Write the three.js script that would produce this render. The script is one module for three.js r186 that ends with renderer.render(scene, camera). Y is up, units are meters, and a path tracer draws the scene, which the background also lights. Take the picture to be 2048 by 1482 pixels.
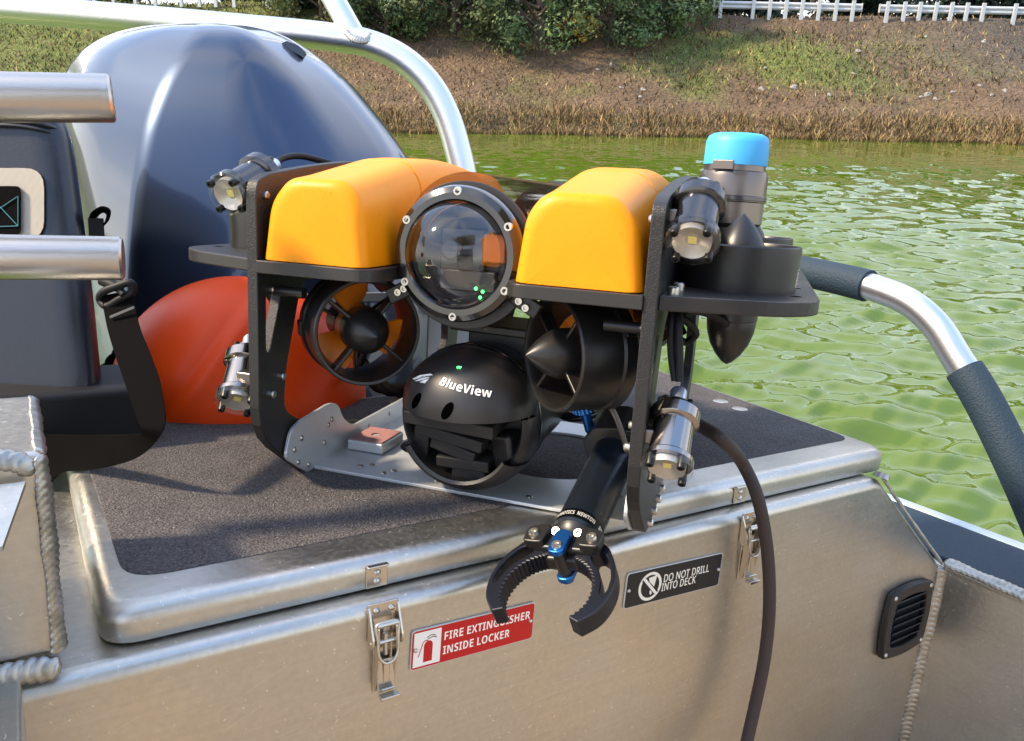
import * as THREE from 'three';
import { mergeGeometries, mergeVertices, toCreasedNormals } from 'three/addons/utils/BufferGeometryUtils.js';
import { RoundedBoxGeometry } from 'three/addons/geometries/RoundedBoxGeometry.js';
import { TextGeometry } from 'three/addons/geometries/TextGeometry.js';
import { FontLoader } from 'three/addons/loaders/FontLoader.js';

// ---------------------------------------------------------------- camera, sky, sun, exposure
const V = (x, y, z) => new THREE.Vector3(x, y, z);
const DEG = Math.PI / 180;
const scene = new THREE.Scene();
const F = 1550, PW = 2048, PH = 1482;                       // focal length and size of the photograph in pixels
const camera = new THREE.PerspectiveCamera(2 * Math.atan(PH / 2 / F) / DEG, PW / PH, 0.02, 900);
camera.position.set(0, 1.25, 0);
camera.rotation.set(-19.6 * DEG, 0, 1.1 * DEG, 'YXZ');
camera.updateMatrixWorld(true);

const SUN_EL = 45 * DEG, SUN_AZ = 9 * DEG;
const sunDir = V(-Math.cos(SUN_EL) * Math.cos(SUN_AZ), Math.sin(SUN_EL), Math.cos(SUN_EL) * Math.sin(SUN_AZ));
const sun = new THREE.DirectionalLight(new THREE.Color().setRGB(1, 0.82, 0.58), 5);
sun.position.copy(sunDir).multiplyScalar(30); sun.castShadow = true;
sun.shadow.mapSize.set(4096, 4096); sun.shadow.radius = 9;
Object.assign(sun.shadow.camera, { left: -45, right: 45, top: 45, bottom: -45, near: 0.5, far: 120 });
scene.add(sun); scene.add(sun.target);

function rng(seed) { let s = seed >>> 0; return () => { s = (s + 0x6D2B79F5) | 0; let t = Math.imul(s ^ (s >>> 15), 1 | s); t = (t + Math.imul(t ^ (t >>> 7), 61 | t)) ^ t; return ((t ^ (t >>> 14)) >>> 0) / 4294967296; }; }
// periodic value noise
function makeNoise(seed) {
  const r = rng(seed), P = new Float32Array(65536); for (let i = 0; i < 65536; i++) P[i] = r();
  const h = (x, y, n) => P[((((x % n) + n) % n) * 131 + (((y % n) + n) % n) * 7919) & 65535];
  const one = (x, y, n) => { const xi = Math.floor(x), yi = Math.floor(y), fx = x - xi, fy = y - yi, u = fx * fx * (3 - 2 * fx), v = fy * fy * (3 - 2 * fy);
    return (h(xi, yi, n) * (1 - u) + h(xi + 1, yi, n) * u) * (1 - v) + (h(xi, yi + 1, n) * (1 - u) + h(xi + 1, yi + 1, n) * u) * v; };
  return (u, v, n, oct = 4) => { let a = 0, w = 0.5, t = 0; for (let o = 0; o < oct; o++) { a += w * one(u * n, v * n, n); t += w; n *= 2; w *= 0.5; } return a / t; };
}
const noise = makeNoise(7);

{ // computed daylight sky: air and thin clouds
  const w = 1024, h = 512, d = new Float32Array(w * h * 4);
  for (let j = 0; j < h; j++) for (let i = 0; i < w; i++) {
    const el = ((j + 0.5) / h - 0.5) * Math.PI, az = ((i + 0.5) / w - 0.5) * 2 * Math.PI;
    const D = V(Math.cos(el) * Math.cos(az), Math.sin(el), Math.cos(el) * Math.sin(az));
    const t = Math.max(0, Math.sin(el)), k = Math.pow(1 - t, 3.2);
    const mu = Math.max(0, D.dot(sunDir)), mie = 0.55 * Math.pow(mu, 8) + 0.9 * Math.pow(mu, 60);
    let c = Math.max(0, noise((i + 0.5) / w, 0.35 / (0.12 + t), 6, 5) - 0.52) * 3.0; c = Math.min(1, c) * 0.55 * Math.min(1, t * 6);
    let r = 0.38 + 1.12 * k, g = 0.62 + 0.82 * k, b = 1.12 + 0.16 * k;
    r += (1.9 - r) * c; g += (1.78 - g) * c; b += (1.6 - b) * c;
    r += mie * 1.0; g += mie * 0.9; b += mie * 0.72;
    if (el < 0) { r = 0.24; g = 0.25; b = 0.2; }
    const q = (j * w + i) * 4; d[q] = r; d[q + 1] = g; d[q + 2] = b; d[q + 3] = 1;
  }
  const sky = new THREE.DataTexture(d, w, h, THREE.RGBAFormat, THREE.FloatType);
  sky.mapping = THREE.EquirectangularReflectionMapping; sky.magFilter = sky.minFilter = THREE.LinearFilter; sky.wrapS = THREE.RepeatWrapping; sky.needsUpdate = true;
  scene.background = sky; scene.environment = sky; scene.backgroundIntensity = 1; scene.environmentIntensity = 1;
}
const renderer = new THREE.WebGLRenderer({ antialias: true });
renderer.setSize(1024, 741);
renderer.toneMapping = THREE.LinearToneMapping;
renderer.toneMappingExposure = 1.52;
renderer.shadowMap.enabled = true; renderer.shadowMap.type = THREE.PCFSoftShadowMap;

// ---------------------------------------------------------------- frames
// The boat rides stern-down, so everything aboard is laid out in a level boat frame (metres, y = 0 on the locker's mat)
// and then moved to its place over the water by one rigid transform.
const camB = { p: V(-0.26822, 0.26574, 0.52757), rt: V(0.84439, 0.05661, 0.53273), up: V(0.06952, 0.97442, -0.21373), fw: V(0.5312, -0.2175, -0.81885) };
const boatM = new THREE.Matrix4();
{
  const A = new THREE.Matrix4().makeBasis(camB.rt.clone().normalize(), camB.up.clone().normalize(), camB.fw.clone().negate().normalize()).setPosition(camB.p);
  boatM.copy(camera.matrixWorld).multiply(A.invert());
}
const pray = (u, v) => camB.fw.clone().addScaledVector(camB.rt, (u - PW / 2) / F).addScaledVector(camB.up, -(v - PH / 2) / F);
const PD = (u, v, d) => camB.p.clone().addScaledVector(pray(u, v), d);                                    // photo direction at a known distance
const PX = (u, v, ax, val) => { const r = pray(u, v); return camB.p.clone().addScaledVector(r, (val - camB.p[ax]) / r[ax]); };
const YB = 0.2043, RYAW = -50.055 * DEG;                       // the robot stands turned on the mat
const aboard = [];
const used = {};
function numbered(n) { used[n] = (used[n] ?? -1) + 1; return used[n] ? n + '_' + String(used[n]).padStart(3, '0') : n; }
function tag(o, label, category, group, kind) { o.userData = {}; if (kind) o.userData.kind = kind; if (label) o.userData.label = label; if (category) o.userData.category = category; if (group) o.userData.group = group; return o; }
function thing(name, label, category, group) { const g = new THREE.Group(); g.name = numbered(name); scene.add(g); return tag(g, label, category, group); }
function boatThing(...a) { const g = thing(...a); aboard.push(g); return g; }
function group(name, parent) { const g = new THREE.Group(); g.name = name; parent.add(g); return g; }

// ---------------------------------------------------------------- geometry helpers
function clean(g) { let q = g.index ? g.toNonIndexed() : g; for (const k of Object.keys(q.attributes)) if (!['position', 'normal', 'uv', 'color'].includes(k)) q.deleteAttribute(k); if (!q.attributes.normal) q.computeVertexNormals(); if (!q.attributes.uv) q.setAttribute('uv', new THREE.BufferAttribute(new Float32Array(q.attributes.position.count * 2), 2)); return q; }
const G = (...gs) => { gs = gs.flat(9).map(clean); return gs.length === 1 ? gs[0] : mergeGeometries(gs, false); };
function worldUV(g) { // uv in metres, by the way each face points
  const p = g.attributes.position, n = g.attributes.normal, uv = new Float32Array(p.count * 2);
  for (let i = 0; i < p.count; i += 3) {
    let ax = 0, ay = 0, az = 0; for (let k = 0; k < 3 && i + k < p.count; k++) { ax += Math.abs(n.getX(i + k)); ay += Math.abs(n.getY(i + k)); az += Math.abs(n.getZ(i + k)); }
    for (let k = 0; k < 3 && i + k < p.count; k++) { const x = p.getX(i + k), y = p.getY(i + k), z = p.getZ(i + k); let a, b; if (az >= ax && az >= ay) { a = x; b = y; } else if (ay >= ax) { a = x; b = z; } else { a = z; b = y; } uv[(i + k) * 2] = a; uv[(i + k) * 2 + 1] = b; }
  }
  g.setAttribute('uv', new THREE.BufferAttribute(uv, 2)); return g;
}
function mesh(name, gs, mat, parent, { s = 1, keepUV = false } = {}) {
  const g = G(gs); if (s !== 1) g.scale(s, s, s); if (!keepUV) worldUV(g);
  const m = new THREE.Mesh(g, mat); m.name = name; m.castShadow = m.receiveShadow = true; parent.add(m); return m;
}
const mm = (name, gs, mat, parent, o = {}) => mesh(name, gs, mat, parent, { s: 0.001, ...o });     // shapes given in millimetres
const crease = (g, a = 0.6) => toCreasedNormals(clean(g), a);
function place(g, o, dir, roll = 0) { const q = new THREE.Quaternion().setFromUnitVectors(V(0, 1, 0), dir.clone().normalize()); if (roll) g.rotateY(roll); g.applyQuaternion(q); g.translate(o.x, o.y, o.z); return g; }
function cyl(p, q, r1, r2 = r1, seg = 20, open = false) { const d = q.clone().sub(p); const g = new THREE.CylinderGeometry(r2, r1, d.length(), seg, 1, open); return place(g, p.clone().add(q).multiplyScalar(0.5), d); }
function lathe(prof, o = V(0, 0, 0), dir = V(0, 1, 0), seg = 32, cr = 0.6) { const g = new THREE.LatheGeometry(prof.map(([r, y]) => new THREE.Vector2(r, y)), seg); return place(crease(g, cr), o, dir); }
function box(w, h, d, x = 0, y = 0, z = 0, r = 0, rot) { const g = r ? new RoundedBoxGeometry(w, h, d, 2, r) : new THREE.BoxGeometry(w, h, d); if (rot) { if (rot[0]) g.rotateX(rot[0]); if (rot[1]) g.rotateY(rot[1]); if (rot[2]) g.rotateZ(rot[2]); } g.translate(x, y, z); return g; }
function tube(pts, r, n = 40, rad = 10, closed = false) { return new THREE.TubeGeometry(new THREE.CatmullRomCurve3(pts, closed, 'centripetal'), n, r, rad, closed); }
function sph(r, x, y, z, a = 16, b = 12) { const g = new THREE.SphereGeometry(r, a, b); g.translate(x, y, z); return g; }
const shapeOf = (pts) => new THREE.Shape(pts.map(([a, b]) => new THREE.Vector2(a, b)));
const circ = (x, y, r, n = 24) => Array.from({ length: n }, (_, i) => [x + r * Math.cos(-i / n * 2 * Math.PI), y + r * Math.sin(-i / n * 2 * Math.PI)]);
function filletPoly(pts, r, seg = 4) {
  const out = [], n = pts.length;
  for (let i = 0; i < n; i++) {
    const P = pts[i], A = pts[(i + n - 1) % n], B = pts[(i + 1) % n], ri = Array.isArray(r) ? r[i] : r;
    const la = Math.hypot(A[0] - P[0], A[1] - P[1]), lb = Math.hypot(B[0] - P[0], B[1] - P[1]);
    const t = Math.min(ri, la * 0.48, lb * 0.48);
    const a = [P[0] + (A[0] - P[0]) / la * t, P[1] + (A[1] - P[1]) / la * t], b = [P[0] + (B[0] - P[0]) / lb * t, P[1] + (B[1] - P[1]) / lb * t];
    for (let k = 0; k <= seg; k++) { const s = k / seg; out.push([(1 - s) ** 2 * a[0] + 2 * s * (1 - s) * P[0] + s * s * b[0], (1 - s) ** 2 * a[1] + 2 * s * (1 - s) * P[1] + s * s * b[1]]); }
  }
  return out;
}
function insetPoly(pts, d) { // counter-clockwise polygon moved inward by d (or one distance per edge)
  const n = pts.length, out = [];
  const L = pts.map((p, i) => { const q = pts[(i + 1) % n], l = Math.hypot(q[0] - p[0], q[1] - p[1]), e = Array.isArray(d) ? d[i] : d; const nx = -(q[1] - p[1]) / l, ny = (q[0] - p[0]) / l; return { px: p[0] + nx * e, py: p[1] + ny * e, dx: (q[0] - p[0]) / l, dy: (q[1] - p[1]) / l }; });
  for (let i = 0; i < n; i++) { const A = L[(i + n - 1) % n], B = L[i], den = A.dx * B.dy - A.dy * B.dx, t = ((B.px - A.px) * B.dy - (B.py - A.py) * B.dx) / den; out.push([A.px + A.dx * t, A.py + A.dy * t]); }
  return out;
}
function extrude(pts, depth, basis = 'xy', { holes = [], bevel = 0, bs = 2 } = {}) {
  const s = shapeOf(pts); for (const h of holes) s.holes.push(new THREE.Path(h.map(([a, b]) => new THREE.Vector2(a, b))));
  const g = new THREE.ExtrudeGeometry(s, { depth: depth - 2 * bevel, bevelEnabled: bevel > 0, bevelThickness: bevel, bevelSize: bevel, bevelOffset: -bevel, bevelSegments: bs, curveSegments: 4 });
  if (bevel) g.translate(0, 0, bevel);
  const m = new THREE.Matrix4();
  if (basis === 'zy') m.makeBasis(V(0, 0, 1), V(0, 1, 0), V(-1, 0, 0));      // (a, b) = (z, y), grows to -x
  if (basis === 'xz') m.makeBasis(V(1, 0, 0), V(0, 0, 1), V(0, -1, 0));      // (a, b) = (x, z), grows downward
  if (basis !== 'xy') g.applyMatrix4(m);
  return g;
}
function loft(rings, { capA = true, capB = true, cr = 0.7 } = {}) {
  const n = rings[0].length, pos = [], idx = [];
  for (const r of rings) for (const p of r) pos.push(p.x, p.y, p.z);
  for (let j = 0; j < rings.length - 1; j++) for (let i = 0; i < n; i++) { const a = j * n + i, b = j * n + (i + 1) % n, c = a + n, e = b + n; idx.push(a, b, e, a, e, c); }
  const cap = (j, flip) => { const c = V(0, 0, 0); for (const p of rings[j]) c.add(p); c.multiplyScalar(1 / n); const k = pos.length / 3; pos.push(c.x, c.y, c.z); for (let i = 0; i < n; i++) { const a = j * n + i, b = j * n + (i + 1) % n; flip ? idx.push(k, b, a) : idx.push(k, a, b); } };
  if (capA) cap(0, true); if (capB) cap(rings.length - 1, false);
  const g = new THREE.BufferGeometry(); g.setAttribute('position', new THREE.Float32BufferAttribute(pos, 3)); g.setIndex(idx); g.computeVertexNormals();
  return cr ? crease(g, cr) : clean(g);
}
function strip(As, Bs, th) { // a ribbon between two edges, with a real thickness
  const n = As.length, rings = [];
  for (let i = 0; i < n; i++) { const t = As[Math.min(i + 1, n - 1)].clone().sub(As[Math.max(i - 1, 0)]), w = Bs[i].clone().sub(As[i]), nn = t.cross(w).normalize().multiplyScalar(th / 2); rings.push([As[i].clone().add(nn), Bs[i].clone().add(nn), Bs[i].clone().sub(nn), As[i].clone().sub(nn)]); }
  return loft(rings, { cr: 0.9 });
}
const smoothPts = (pts, n) => new THREE.CatmullRomCurve3(pts, false, 'centripetal').getPoints(n);
function weld(pts, r, step, seed = 1, out = V(0, 0, 1)) { // a flattened bead with overlapping crescent ripples, proud on the side it faces
  const c = new THREE.CatmullRomCurve3(pts, false, 'centripetal'), L = c.getLength(), n = Math.max(12, Math.round(L / step * 7)), R = rng(seed), K = 16, rings = [];
  const jit = Array.from({ length: Math.ceil(L / step) + 3 }, () => R());
  for (let i = 0; i <= n; i++) {
    const t = c.getTangentAt(i / n), p = c.getPointAt(i / n), b = t.clone().cross(out).normalize(), u = b.clone().cross(t).normalize(), ring = [];
    const end = Math.min(1, Math.min(i, n - i) / 5 + 0.35), wob = 1 + 0.1 * Math.sin(i * 0.05 + seed) + 0.07 * Math.sin(i * 0.13 + 2 * seed);
    for (let k = 0; k < K; k++) {
      const a = k / K * 2 * Math.PI, ca = Math.cos(a), sa = Math.sin(a);                                   // ca along the face, sa outward
      const s = i / n * L / step - 0.75 * ca * ca, m = Math.floor(s), f = s - m, ji = jit[Math.max(0, m) % jit.length], rip = Math.pow(Math.sin(Math.PI * Math.pow(f, 0.7)), 0.8);
      const rr = r * end * wob * (0.84 + (0.15 + 0.08 * ji) * rip);
      ring.push(p.clone().addScaledVector(b, ca * rr).addScaledVector(u, sa * rr * (sa > 0 ? 0.42 : 0.4)));
    }
    rings.push(ring);
  }
  return [loft(rings, { cr: 1.2 })];
}

// ---------------------------------------------------------------- textures and materials
const L3 = (r, g, b) => new THREE.Color().setRGB(r, g, b);
function tex(size, fn, { srgb = false, rep = 1, w = size } = {}) {
  const d = new Uint8Array(size * w * 4); for (let j = 0; j < size; j++) for (let i = 0; i < w; i++) { const c = fn((i + 0.5) / w, (j + 0.5) / size, i, j), q = (j * w + i) * 4; if (Array.isArray(c)) { for (let k = 0; k < 3; k++) d[q + k] = Math.max(0, Math.min(255, c[k] * 255)); } else d[q] = d[q + 1] = d[q + 2] = Math.max(0, Math.min(255, c * 255)); d[q + 3] = 255; }
  const t = new THREE.DataTexture(d, w, size, THREE.RGBAFormat); t.wrapS = t.wrapT = THREE.RepeatWrapping; t.magFilter = THREE.LinearFilter; t.minFilter = THREE.LinearMipmapLinearFilter; t.generateMipmaps = true; t.repeat.set(rep, rep); t.anisotropy = 8;
  if (srgb) t.colorSpace = THREE.SRGBColorSpace; t.needsUpdate = true; return t;
}
const toS = (x) => Math.pow(Math.max(0, x), 1 / 2.2);
const canv = (w, h, draw) => { const c = document.createElement('canvas'); c.width = w; c.height = h; draw(c.getContext('2d'), w, h); const t = new THREE.CanvasTexture(c); t.colorSpace = THREE.SRGBColorSpace; t.anisotropy = 8; return t; };
const STD = (o) => new THREE.MeshStandardMaterial(o), PHY = (o) => new THREE.MeshPhysicalMaterial(o);

// worn satin aluminium: rolling grain, nicks and pale specks, a few long scratches
const RS = rng(41);
const specks = new Float32Array(1024 * 1024);
for (let k = 0; k < 1100; k++) { const x = RS() * 1024, y = RS() * 1024, L = 1 + RS() * RS() * 9, a = RS() * 6.3, s = 0.25 + 0.75 * RS(); for (let t = 0; t < L; t += 0.5) { const i = Math.floor(x + t * Math.cos(a)) & 1023, j = Math.floor(y + t * Math.sin(a)) & 1023; specks[j * 1024 + i] = Math.max(specks[j * 1024 + i], s); if (s > 0.75) specks[((j + 1) & 1023) * 1024 + i] = s * 0.7; } }
for (let k = 0; k < 46; k++) { const x = RS() * 1024, y = RS() * 1024, L = 40 + RS() * 160, a = 0.35 + (RS() - 0.5) * 0.5; for (let t = 0; t < L; t += 0.5) { const i = Math.floor(x + t * Math.cos(a)) & 1023, j = Math.floor(y + t * Math.sin(a)) & 1023; if (RS() > 0.35) specks[j * 1024 + i] = Math.max(specks[j * 1024 + i], 0.28); } }
const aluCol = tex(1024, (u, v, i, j) => { const b = 0.55 + 0.09 * (noise(u, v, 5, 5) - 0.5) + 0.06 * (noise(u, v, 120, 2) - 0.5) + 0.05 * (noise(u * 0.03, v, 256, 2) - 0.5) + 0.36 * specks[j * 1024 + i]; const w = noise(u + 0.3, v, 4, 3) - 0.5; return [toS(b * (1.05 + 0.06 * w)), toS(b), toS(b * (0.9 - 0.08 * w))]; }, { srgb: true, rep: 1 / 0.42 });
const aluRough = tex(1024, (u, v, i, j) => 0.39 + 0.12 * (noise(u, v + 0.5, 6, 5) - 0.5) + 0.1 * (noise(u, v, 160, 2) - 0.5) + 0.25 * specks[j * 1024 + i], { rep: 1 / 0.42 });
const aluBump = tex(512, (u, v) => 0.55 * noise(u, v, 6, 3) + 0.45 * noise(u, v, 90, 3), { rep: 1 / 0.3 });
const M = {};
M.alu = STD({ color: 0xffffff, map: aluCol, metalness: 1, roughness: 1, roughnessMap: aluRough, bumpMap: aluBump, bumpScale: 0.00025 });
M.weld = STD({ color: 0xffffff, map: tex(256, (u, v) => { const n = noise(u, v, 10, 4), b = 0.28 + 0.26 * n; return [toS(b), toS(b * 0.97), toS(b * (0.84 + 0.1 * n))]; }, { srgb: true, rep: 1 / 0.06 }), metalness: 1, roughness: 0.42, bumpMap: aluBump, bumpScale: 0.0004 });
M.brushed = STD({ color: L3(0.56, 0.51, 0.46), metalness: 1, roughness: 1, roughnessMap: tex(256, (u, v) => 0.27 + 0.1 * noise(u * 0.06, v, 128, 2), { rep: 1 / 0.05 }), bumpMap: tex(256, (u, v) => noise(u * 0.05, v, 128, 2), { rep: 1 / 0.04 }), bumpScale: 0.00006 });
M.steel = STD({ color: L3(0.6, 0.55, 0.48), metalness: 1, roughness: 0.27, bumpMap: aluBump, bumpScale: 0.0001 });
M.screw = STD({ color: L3(0.62, 0.58, 0.51), metalness: 1, roughness: 0.34 });
M.screwDark = STD({ color: L3(0.02, 0.02, 0.02), metalness: 0.5, roughness: 0.35 });
M.slot = STD({ color: L3(0.03, 0.03, 0.03), roughness: 0.7 });
M.skid = STD({ color: L3(0.66, 0.68, 0.69), metalness: 0.55, roughness: 1, roughnessMap: tex(256, (u, v) => 0.34 + 0.16 * noise(u, v, 24, 4), { rep: 1 / 0.06 }), bumpMap: tex(256, (u, v) => noise(u, v, 64, 2), { rep: 1 / 0.02 }), bumpScale: 0.00004 });
const hdpeB = tex(512, (u, v) => 0.6 * noise(u, v, 60, 3) + 0.4 * noise(u, v, 180, 1), { rep: 1 / 0.05 });
M.hdpe = STD({ color: L3(0.014, 0.013, 0.013), roughness: 0.42, bumpMap: hdpeB, bumpScale: 0.0004 });
M.plate = STD({ color: L3(0.022, 0.019, 0.018), roughness: 0.4, bumpMap: hdpeB, bumpScale: 0.00008 });
M.black = STD({ color: L3(0.014, 0.0125, 0.012), roughness: 0.36, bumpMap: hdpeB, bumpScale: 0.00005 });
M.blackGloss = PHY({ color: L3(0.008, 0.008, 0.009), roughness: 0.12, clearcoat: 1, clearcoatRoughness: 0.06 });
M.anod = STD({ color: L3(0.1, 0.098, 0.105), metalness: 0.9, roughness: 0.2 });
M.anodGrey = STD({ color: L3(0.2, 0.17, 0.15), metalness: 0.9, roughness: 0.3 });
M.anodBlue = STD({ color: L3(0.02, 0.13, 0.42), metalness: 0.75, roughness: 0.25 });
M.penet = STD({ color: L3(0.55, 0.64, 0.82), metalness: 0.8, roughness: 0.35 });
const RF = rng(88), fleck = new Float32Array(512 * 512); for (let k = 0; k < 130; k++) { const x = RF() * 512, y = RF() * 512, L = 1 + RF() * RF() * 14, a = RF() * 6.3, s = 0.15 + 0.5 * RF() * RF(); for (let t = 0; t < L; t += 0.6) fleck[(Math.floor(y + t * Math.sin(a)) & 511) * 512 + (Math.floor(x + t * Math.cos(a)) & 511)] = s; }
M.float = PHY({ color: 0xffffff, map: tex(512, (u, v, i, j) => { const k = (0.96 + 0.08 * noise(u, v, 7, 4)) * (1 - fleck[j * 512 + i]); return [toS(0.93 * k), toS(0.312 * k), 0.01]; }, { srgb: true, rep: 1 / 0.17 }), roughness: 0.42, specularIntensity: 0.6, bumpMap: tex(512, (u, v) => 0.5 * noise(u, v, 12, 3) + 0.5 * noise(u, v, 150, 2), { rep: 1 / 0.2 }), bumpScale: 0.00012 });
M.prop = PHY({ color: L3(0.9, 0.25, 0.008), roughness: 0.4, transmission: 0.15, thickness: 0 });
M.cap = STD({ color: L3(0.06, 0.42, 0.78), roughness: 0.5 });
M.acryl = PHY({ color: L3(1, 1, 1), roughness: 0.015, transmission: 1, thickness: 0, ior: 1.75 });
M.tubeAcryl = PHY({ color: L3(0.82, 0.68, 0.6), roughness: 0.06, transmission: 1, thickness: 0, ior: 2 });
M.lens = PHY({ color: L3(1, 1, 1), roughness: 0.05, transmission: 1, thickness: 0, ior: 1.5 });
M.dish = STD({ color: L3(0.5, 0.47, 0.42), metalness: 0.7, roughness: 0.35 });
M.led = STD({ color: L3(0.85, 0.68, 0.2), roughness: 0.5 });
M.ledGreen = STD({ color: L3(0.05, 0.8, 0.15), emissive: L3(0.1, 1, 0.2), emissiveIntensity: 2.5 });
M.board = STD({ color: L3(0.02, 0.016, 0.014), roughness: 0.5 });
M.rubber = PHY({ color: L3(0.008, 0.008, 0.009), roughness: 0.55, specularIntensity: 0.6 });
const braid = tex(256, (u, v) => { const a = Math.sin((u * 16 + v * 16) * 2 * Math.PI), b = Math.sin((u * 16 - v * 16) * 2 * Math.PI); return 0.5 + 0.25 * Math.max(a, b) + 0.2 * a * b; }, { rep: 1 / 0.03 });
M.hose = STD({ color: L3(0.05, 0.031, 0.026), roughness: 0.62, bumpMap: braid, bumpScale: 0.0007 });
const web = tex(128, (u, v) => 0.5 + 0.3 * Math.sin(u * 64 * Math.PI) + 0.2 * Math.sin(v * 64 * Math.PI), { rep: 1 / 0.03 });
M.webbing = PHY({ color: L3(0.004, 0.0034, 0.0034), roughness: 0.9, specularIntensity: 0.12, bumpMap: web, bumpScale: 0.0004 });
const grit = tex(1024, (u, v) => 0.6 * noise(u, v, 300, 1) + 0.4 * noise(u + 0.3, v + 0.1, 150, 1), { rep: 1 / 0.3 });
const gritCol = tex(1024, (u, v) => { const n = noise(u, v, 330, 1), m = noise(u, v, 8, 4), s = noise(u + 0.5, v, 340, 1); let b = 0.058 + 0.1 * (n - 0.5) + 0.035 * (m - 0.5); if (s > 0.9) b += 0.15; if (s < 0.12) b *= 0.4; b = Math.max(0.008, b); return [toS(b * 1.12), toS(b * 0.98), toS(b * 0.97)]; }, { srgb: true, rep: 1 / 0.3 });
M.mat = STD({ map: gritCol, roughness: 0.85, bumpMap: grit, bumpScale: 0.0012 });
M.foam = STD({ color: L3(0.012, 0.03, 0.05), roughness: 0.7, bumpMap: grit, bumpScale: 0.0008 });  // black foam with the sky's blue reflection mixed into its colour
M.cowl = PHY({ color: L3(0.034, 0.05, 0.088), metalness: 0.9, roughness: 0.34, clearcoat: 1, clearcoatRoughness: 0.08 });
M.cowlTrim = PHY({ color: L3(0.01, 0.01, 0.012), roughness: 0.15, clearcoat: 1 });
M.buoy = PHY({ color: L3(0.85, 0.065, 0.003), roughness: 0.42, specularIntensity: 0.5, bumpMap: tex(256, (u, v) => noise(u, v, 10, 4), { rep: 1 / 0.25 }), bumpScale: 0.0006 });
M.vinyl = PHY({ color: L3(0.012, 0.014, 0.021), roughness: 0.3, clearcoat: 0.2, clearcoatRoughness: 0.4, bumpMap: tex(512, (u, v) => 0.7 * noise(u, v, 70, 3) + 0.3 * noise(u, v, 8, 3), { rep: 1 / 0.15 }), bumpScale: 0.0002 });
M.canvas = STD({ color: L3(0.48, 0.42, 0.34), roughness: 0.9, bumpMap: web, bumpScale: 0.0005 });
M.greyPlate = STD({ color: L3(0.34, 0.35, 0.36), metalness: 0.6, roughness: 0.5, bumpMap: aluBump, bumpScale: 0.0003 });
M.galv = STD({ color: L3(0.55, 0.57, 0.58), metalness: 0.3, roughness: 0.5 });
M.teal = STD({ color: L3(0.05, 0.2, 0.22), roughness: 0.8 });

// ---------------------------------------------------------------- the setting: water, bank, road level
const R1 = rng(101);
const waves = [];
for (let k = 0; k < 54; k++) { const lam = 0.06 * Math.pow(14, k / 53), a = 1.42 + (R1() - 0.5) * 1.5, kk = 2 * Math.PI / lam; waves.push([Math.cos(a) * kk, Math.sin(a) * kk, R1() * 6.28, lam * (lam < 0.3 ? 0.0165 : lam < 0.5 ? 0.009 : 0.004) * (0.6 + 0.8 * R1()), lam]); }
function waterY(x, z, sp) { let y = 0; const g = 0.35 + 1.3 * noise(x / 24 + 0.5, z / 24 + 0.5, 14, 4); for (const [kx, kz, ph, am, lam] of waves) { const w = Math.min(1, Math.max(0, lam / sp / 2.2 - 0.55)); if (w > 0) y += w * am * Math.sin(kx * x + kz * z + ph); } return y * g; }
M.water = PHY({ color: L3(0.078, 0.124, 0.006), roughness: 0.025, ior: 1.55 });
{
  const rows = 520, cols = 420, pos = [], idx = [];
  for (let j = 0; j <= rows; j++) { const r = 0.7 * Math.pow(31 / 0.7, j / rows), sp = r * 0.0073; for (let i = 0; i <= cols; i++) { const a = (-50 + 100 * i / cols) * DEG, x = r * Math.sin(a), z = -r * Math.cos(a); pos.push(x, waterY(x, z, Math.max(sp, r * 100 / cols * DEG * 0.8)), z); } }
  for (let j = 0; j < rows; j++) for (let i = 0; i < cols; i++) { const a = j * (cols + 1) + i; idx.push(a, a + 1, a + cols + 1, a + 1, a + cols + 2, a + cols + 1); }
  const g = new THREE.BufferGeometry(); g.setAttribute('position', new THREE.Float32BufferAttribute(pos, 3)); g.setIndex(idx); g.computeVertexNormals();
  const wide = new THREE.CircleGeometry(260, 48); wide.rotateX(-Math.PI / 2); wide.translate(0, -0.13, 0);
  tag(mesh('water', [g, wide], M.water, scene), 'green river water with wind ripples', null, null, 'structure');
}
const SH = 27;                                               // metres to the far shore
const bump2 = (x, z, s) => noise(x / s + 0.5, z / s + 0.5, 16, 4) - 0.5;
const shoreZ = (x) => -(SH + 0.5 * Math.sin(x * 0.21) + 0.25 * Math.sin(x * 0.9 + 1));
function bankY(x, q) { // height q metres behind the shoreline
  const lip = 0.45 * Math.min(1, Math.max(0, q / 0.5));
  const slope = Math.min(Math.max(0, q - 0.4), 9.2) * 0.46, flat = Math.max(0, q - 9.6) * 0.03;
  return -0.35 + lip + 0.35 * Math.min(1, Math.max(0, q) / 0.3) + slope + flat + (q > 0 ? 0.5 * bump2(x, q, 60) + 0.14 * bump2(x + 7, q, 14) : 0);
}
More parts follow.
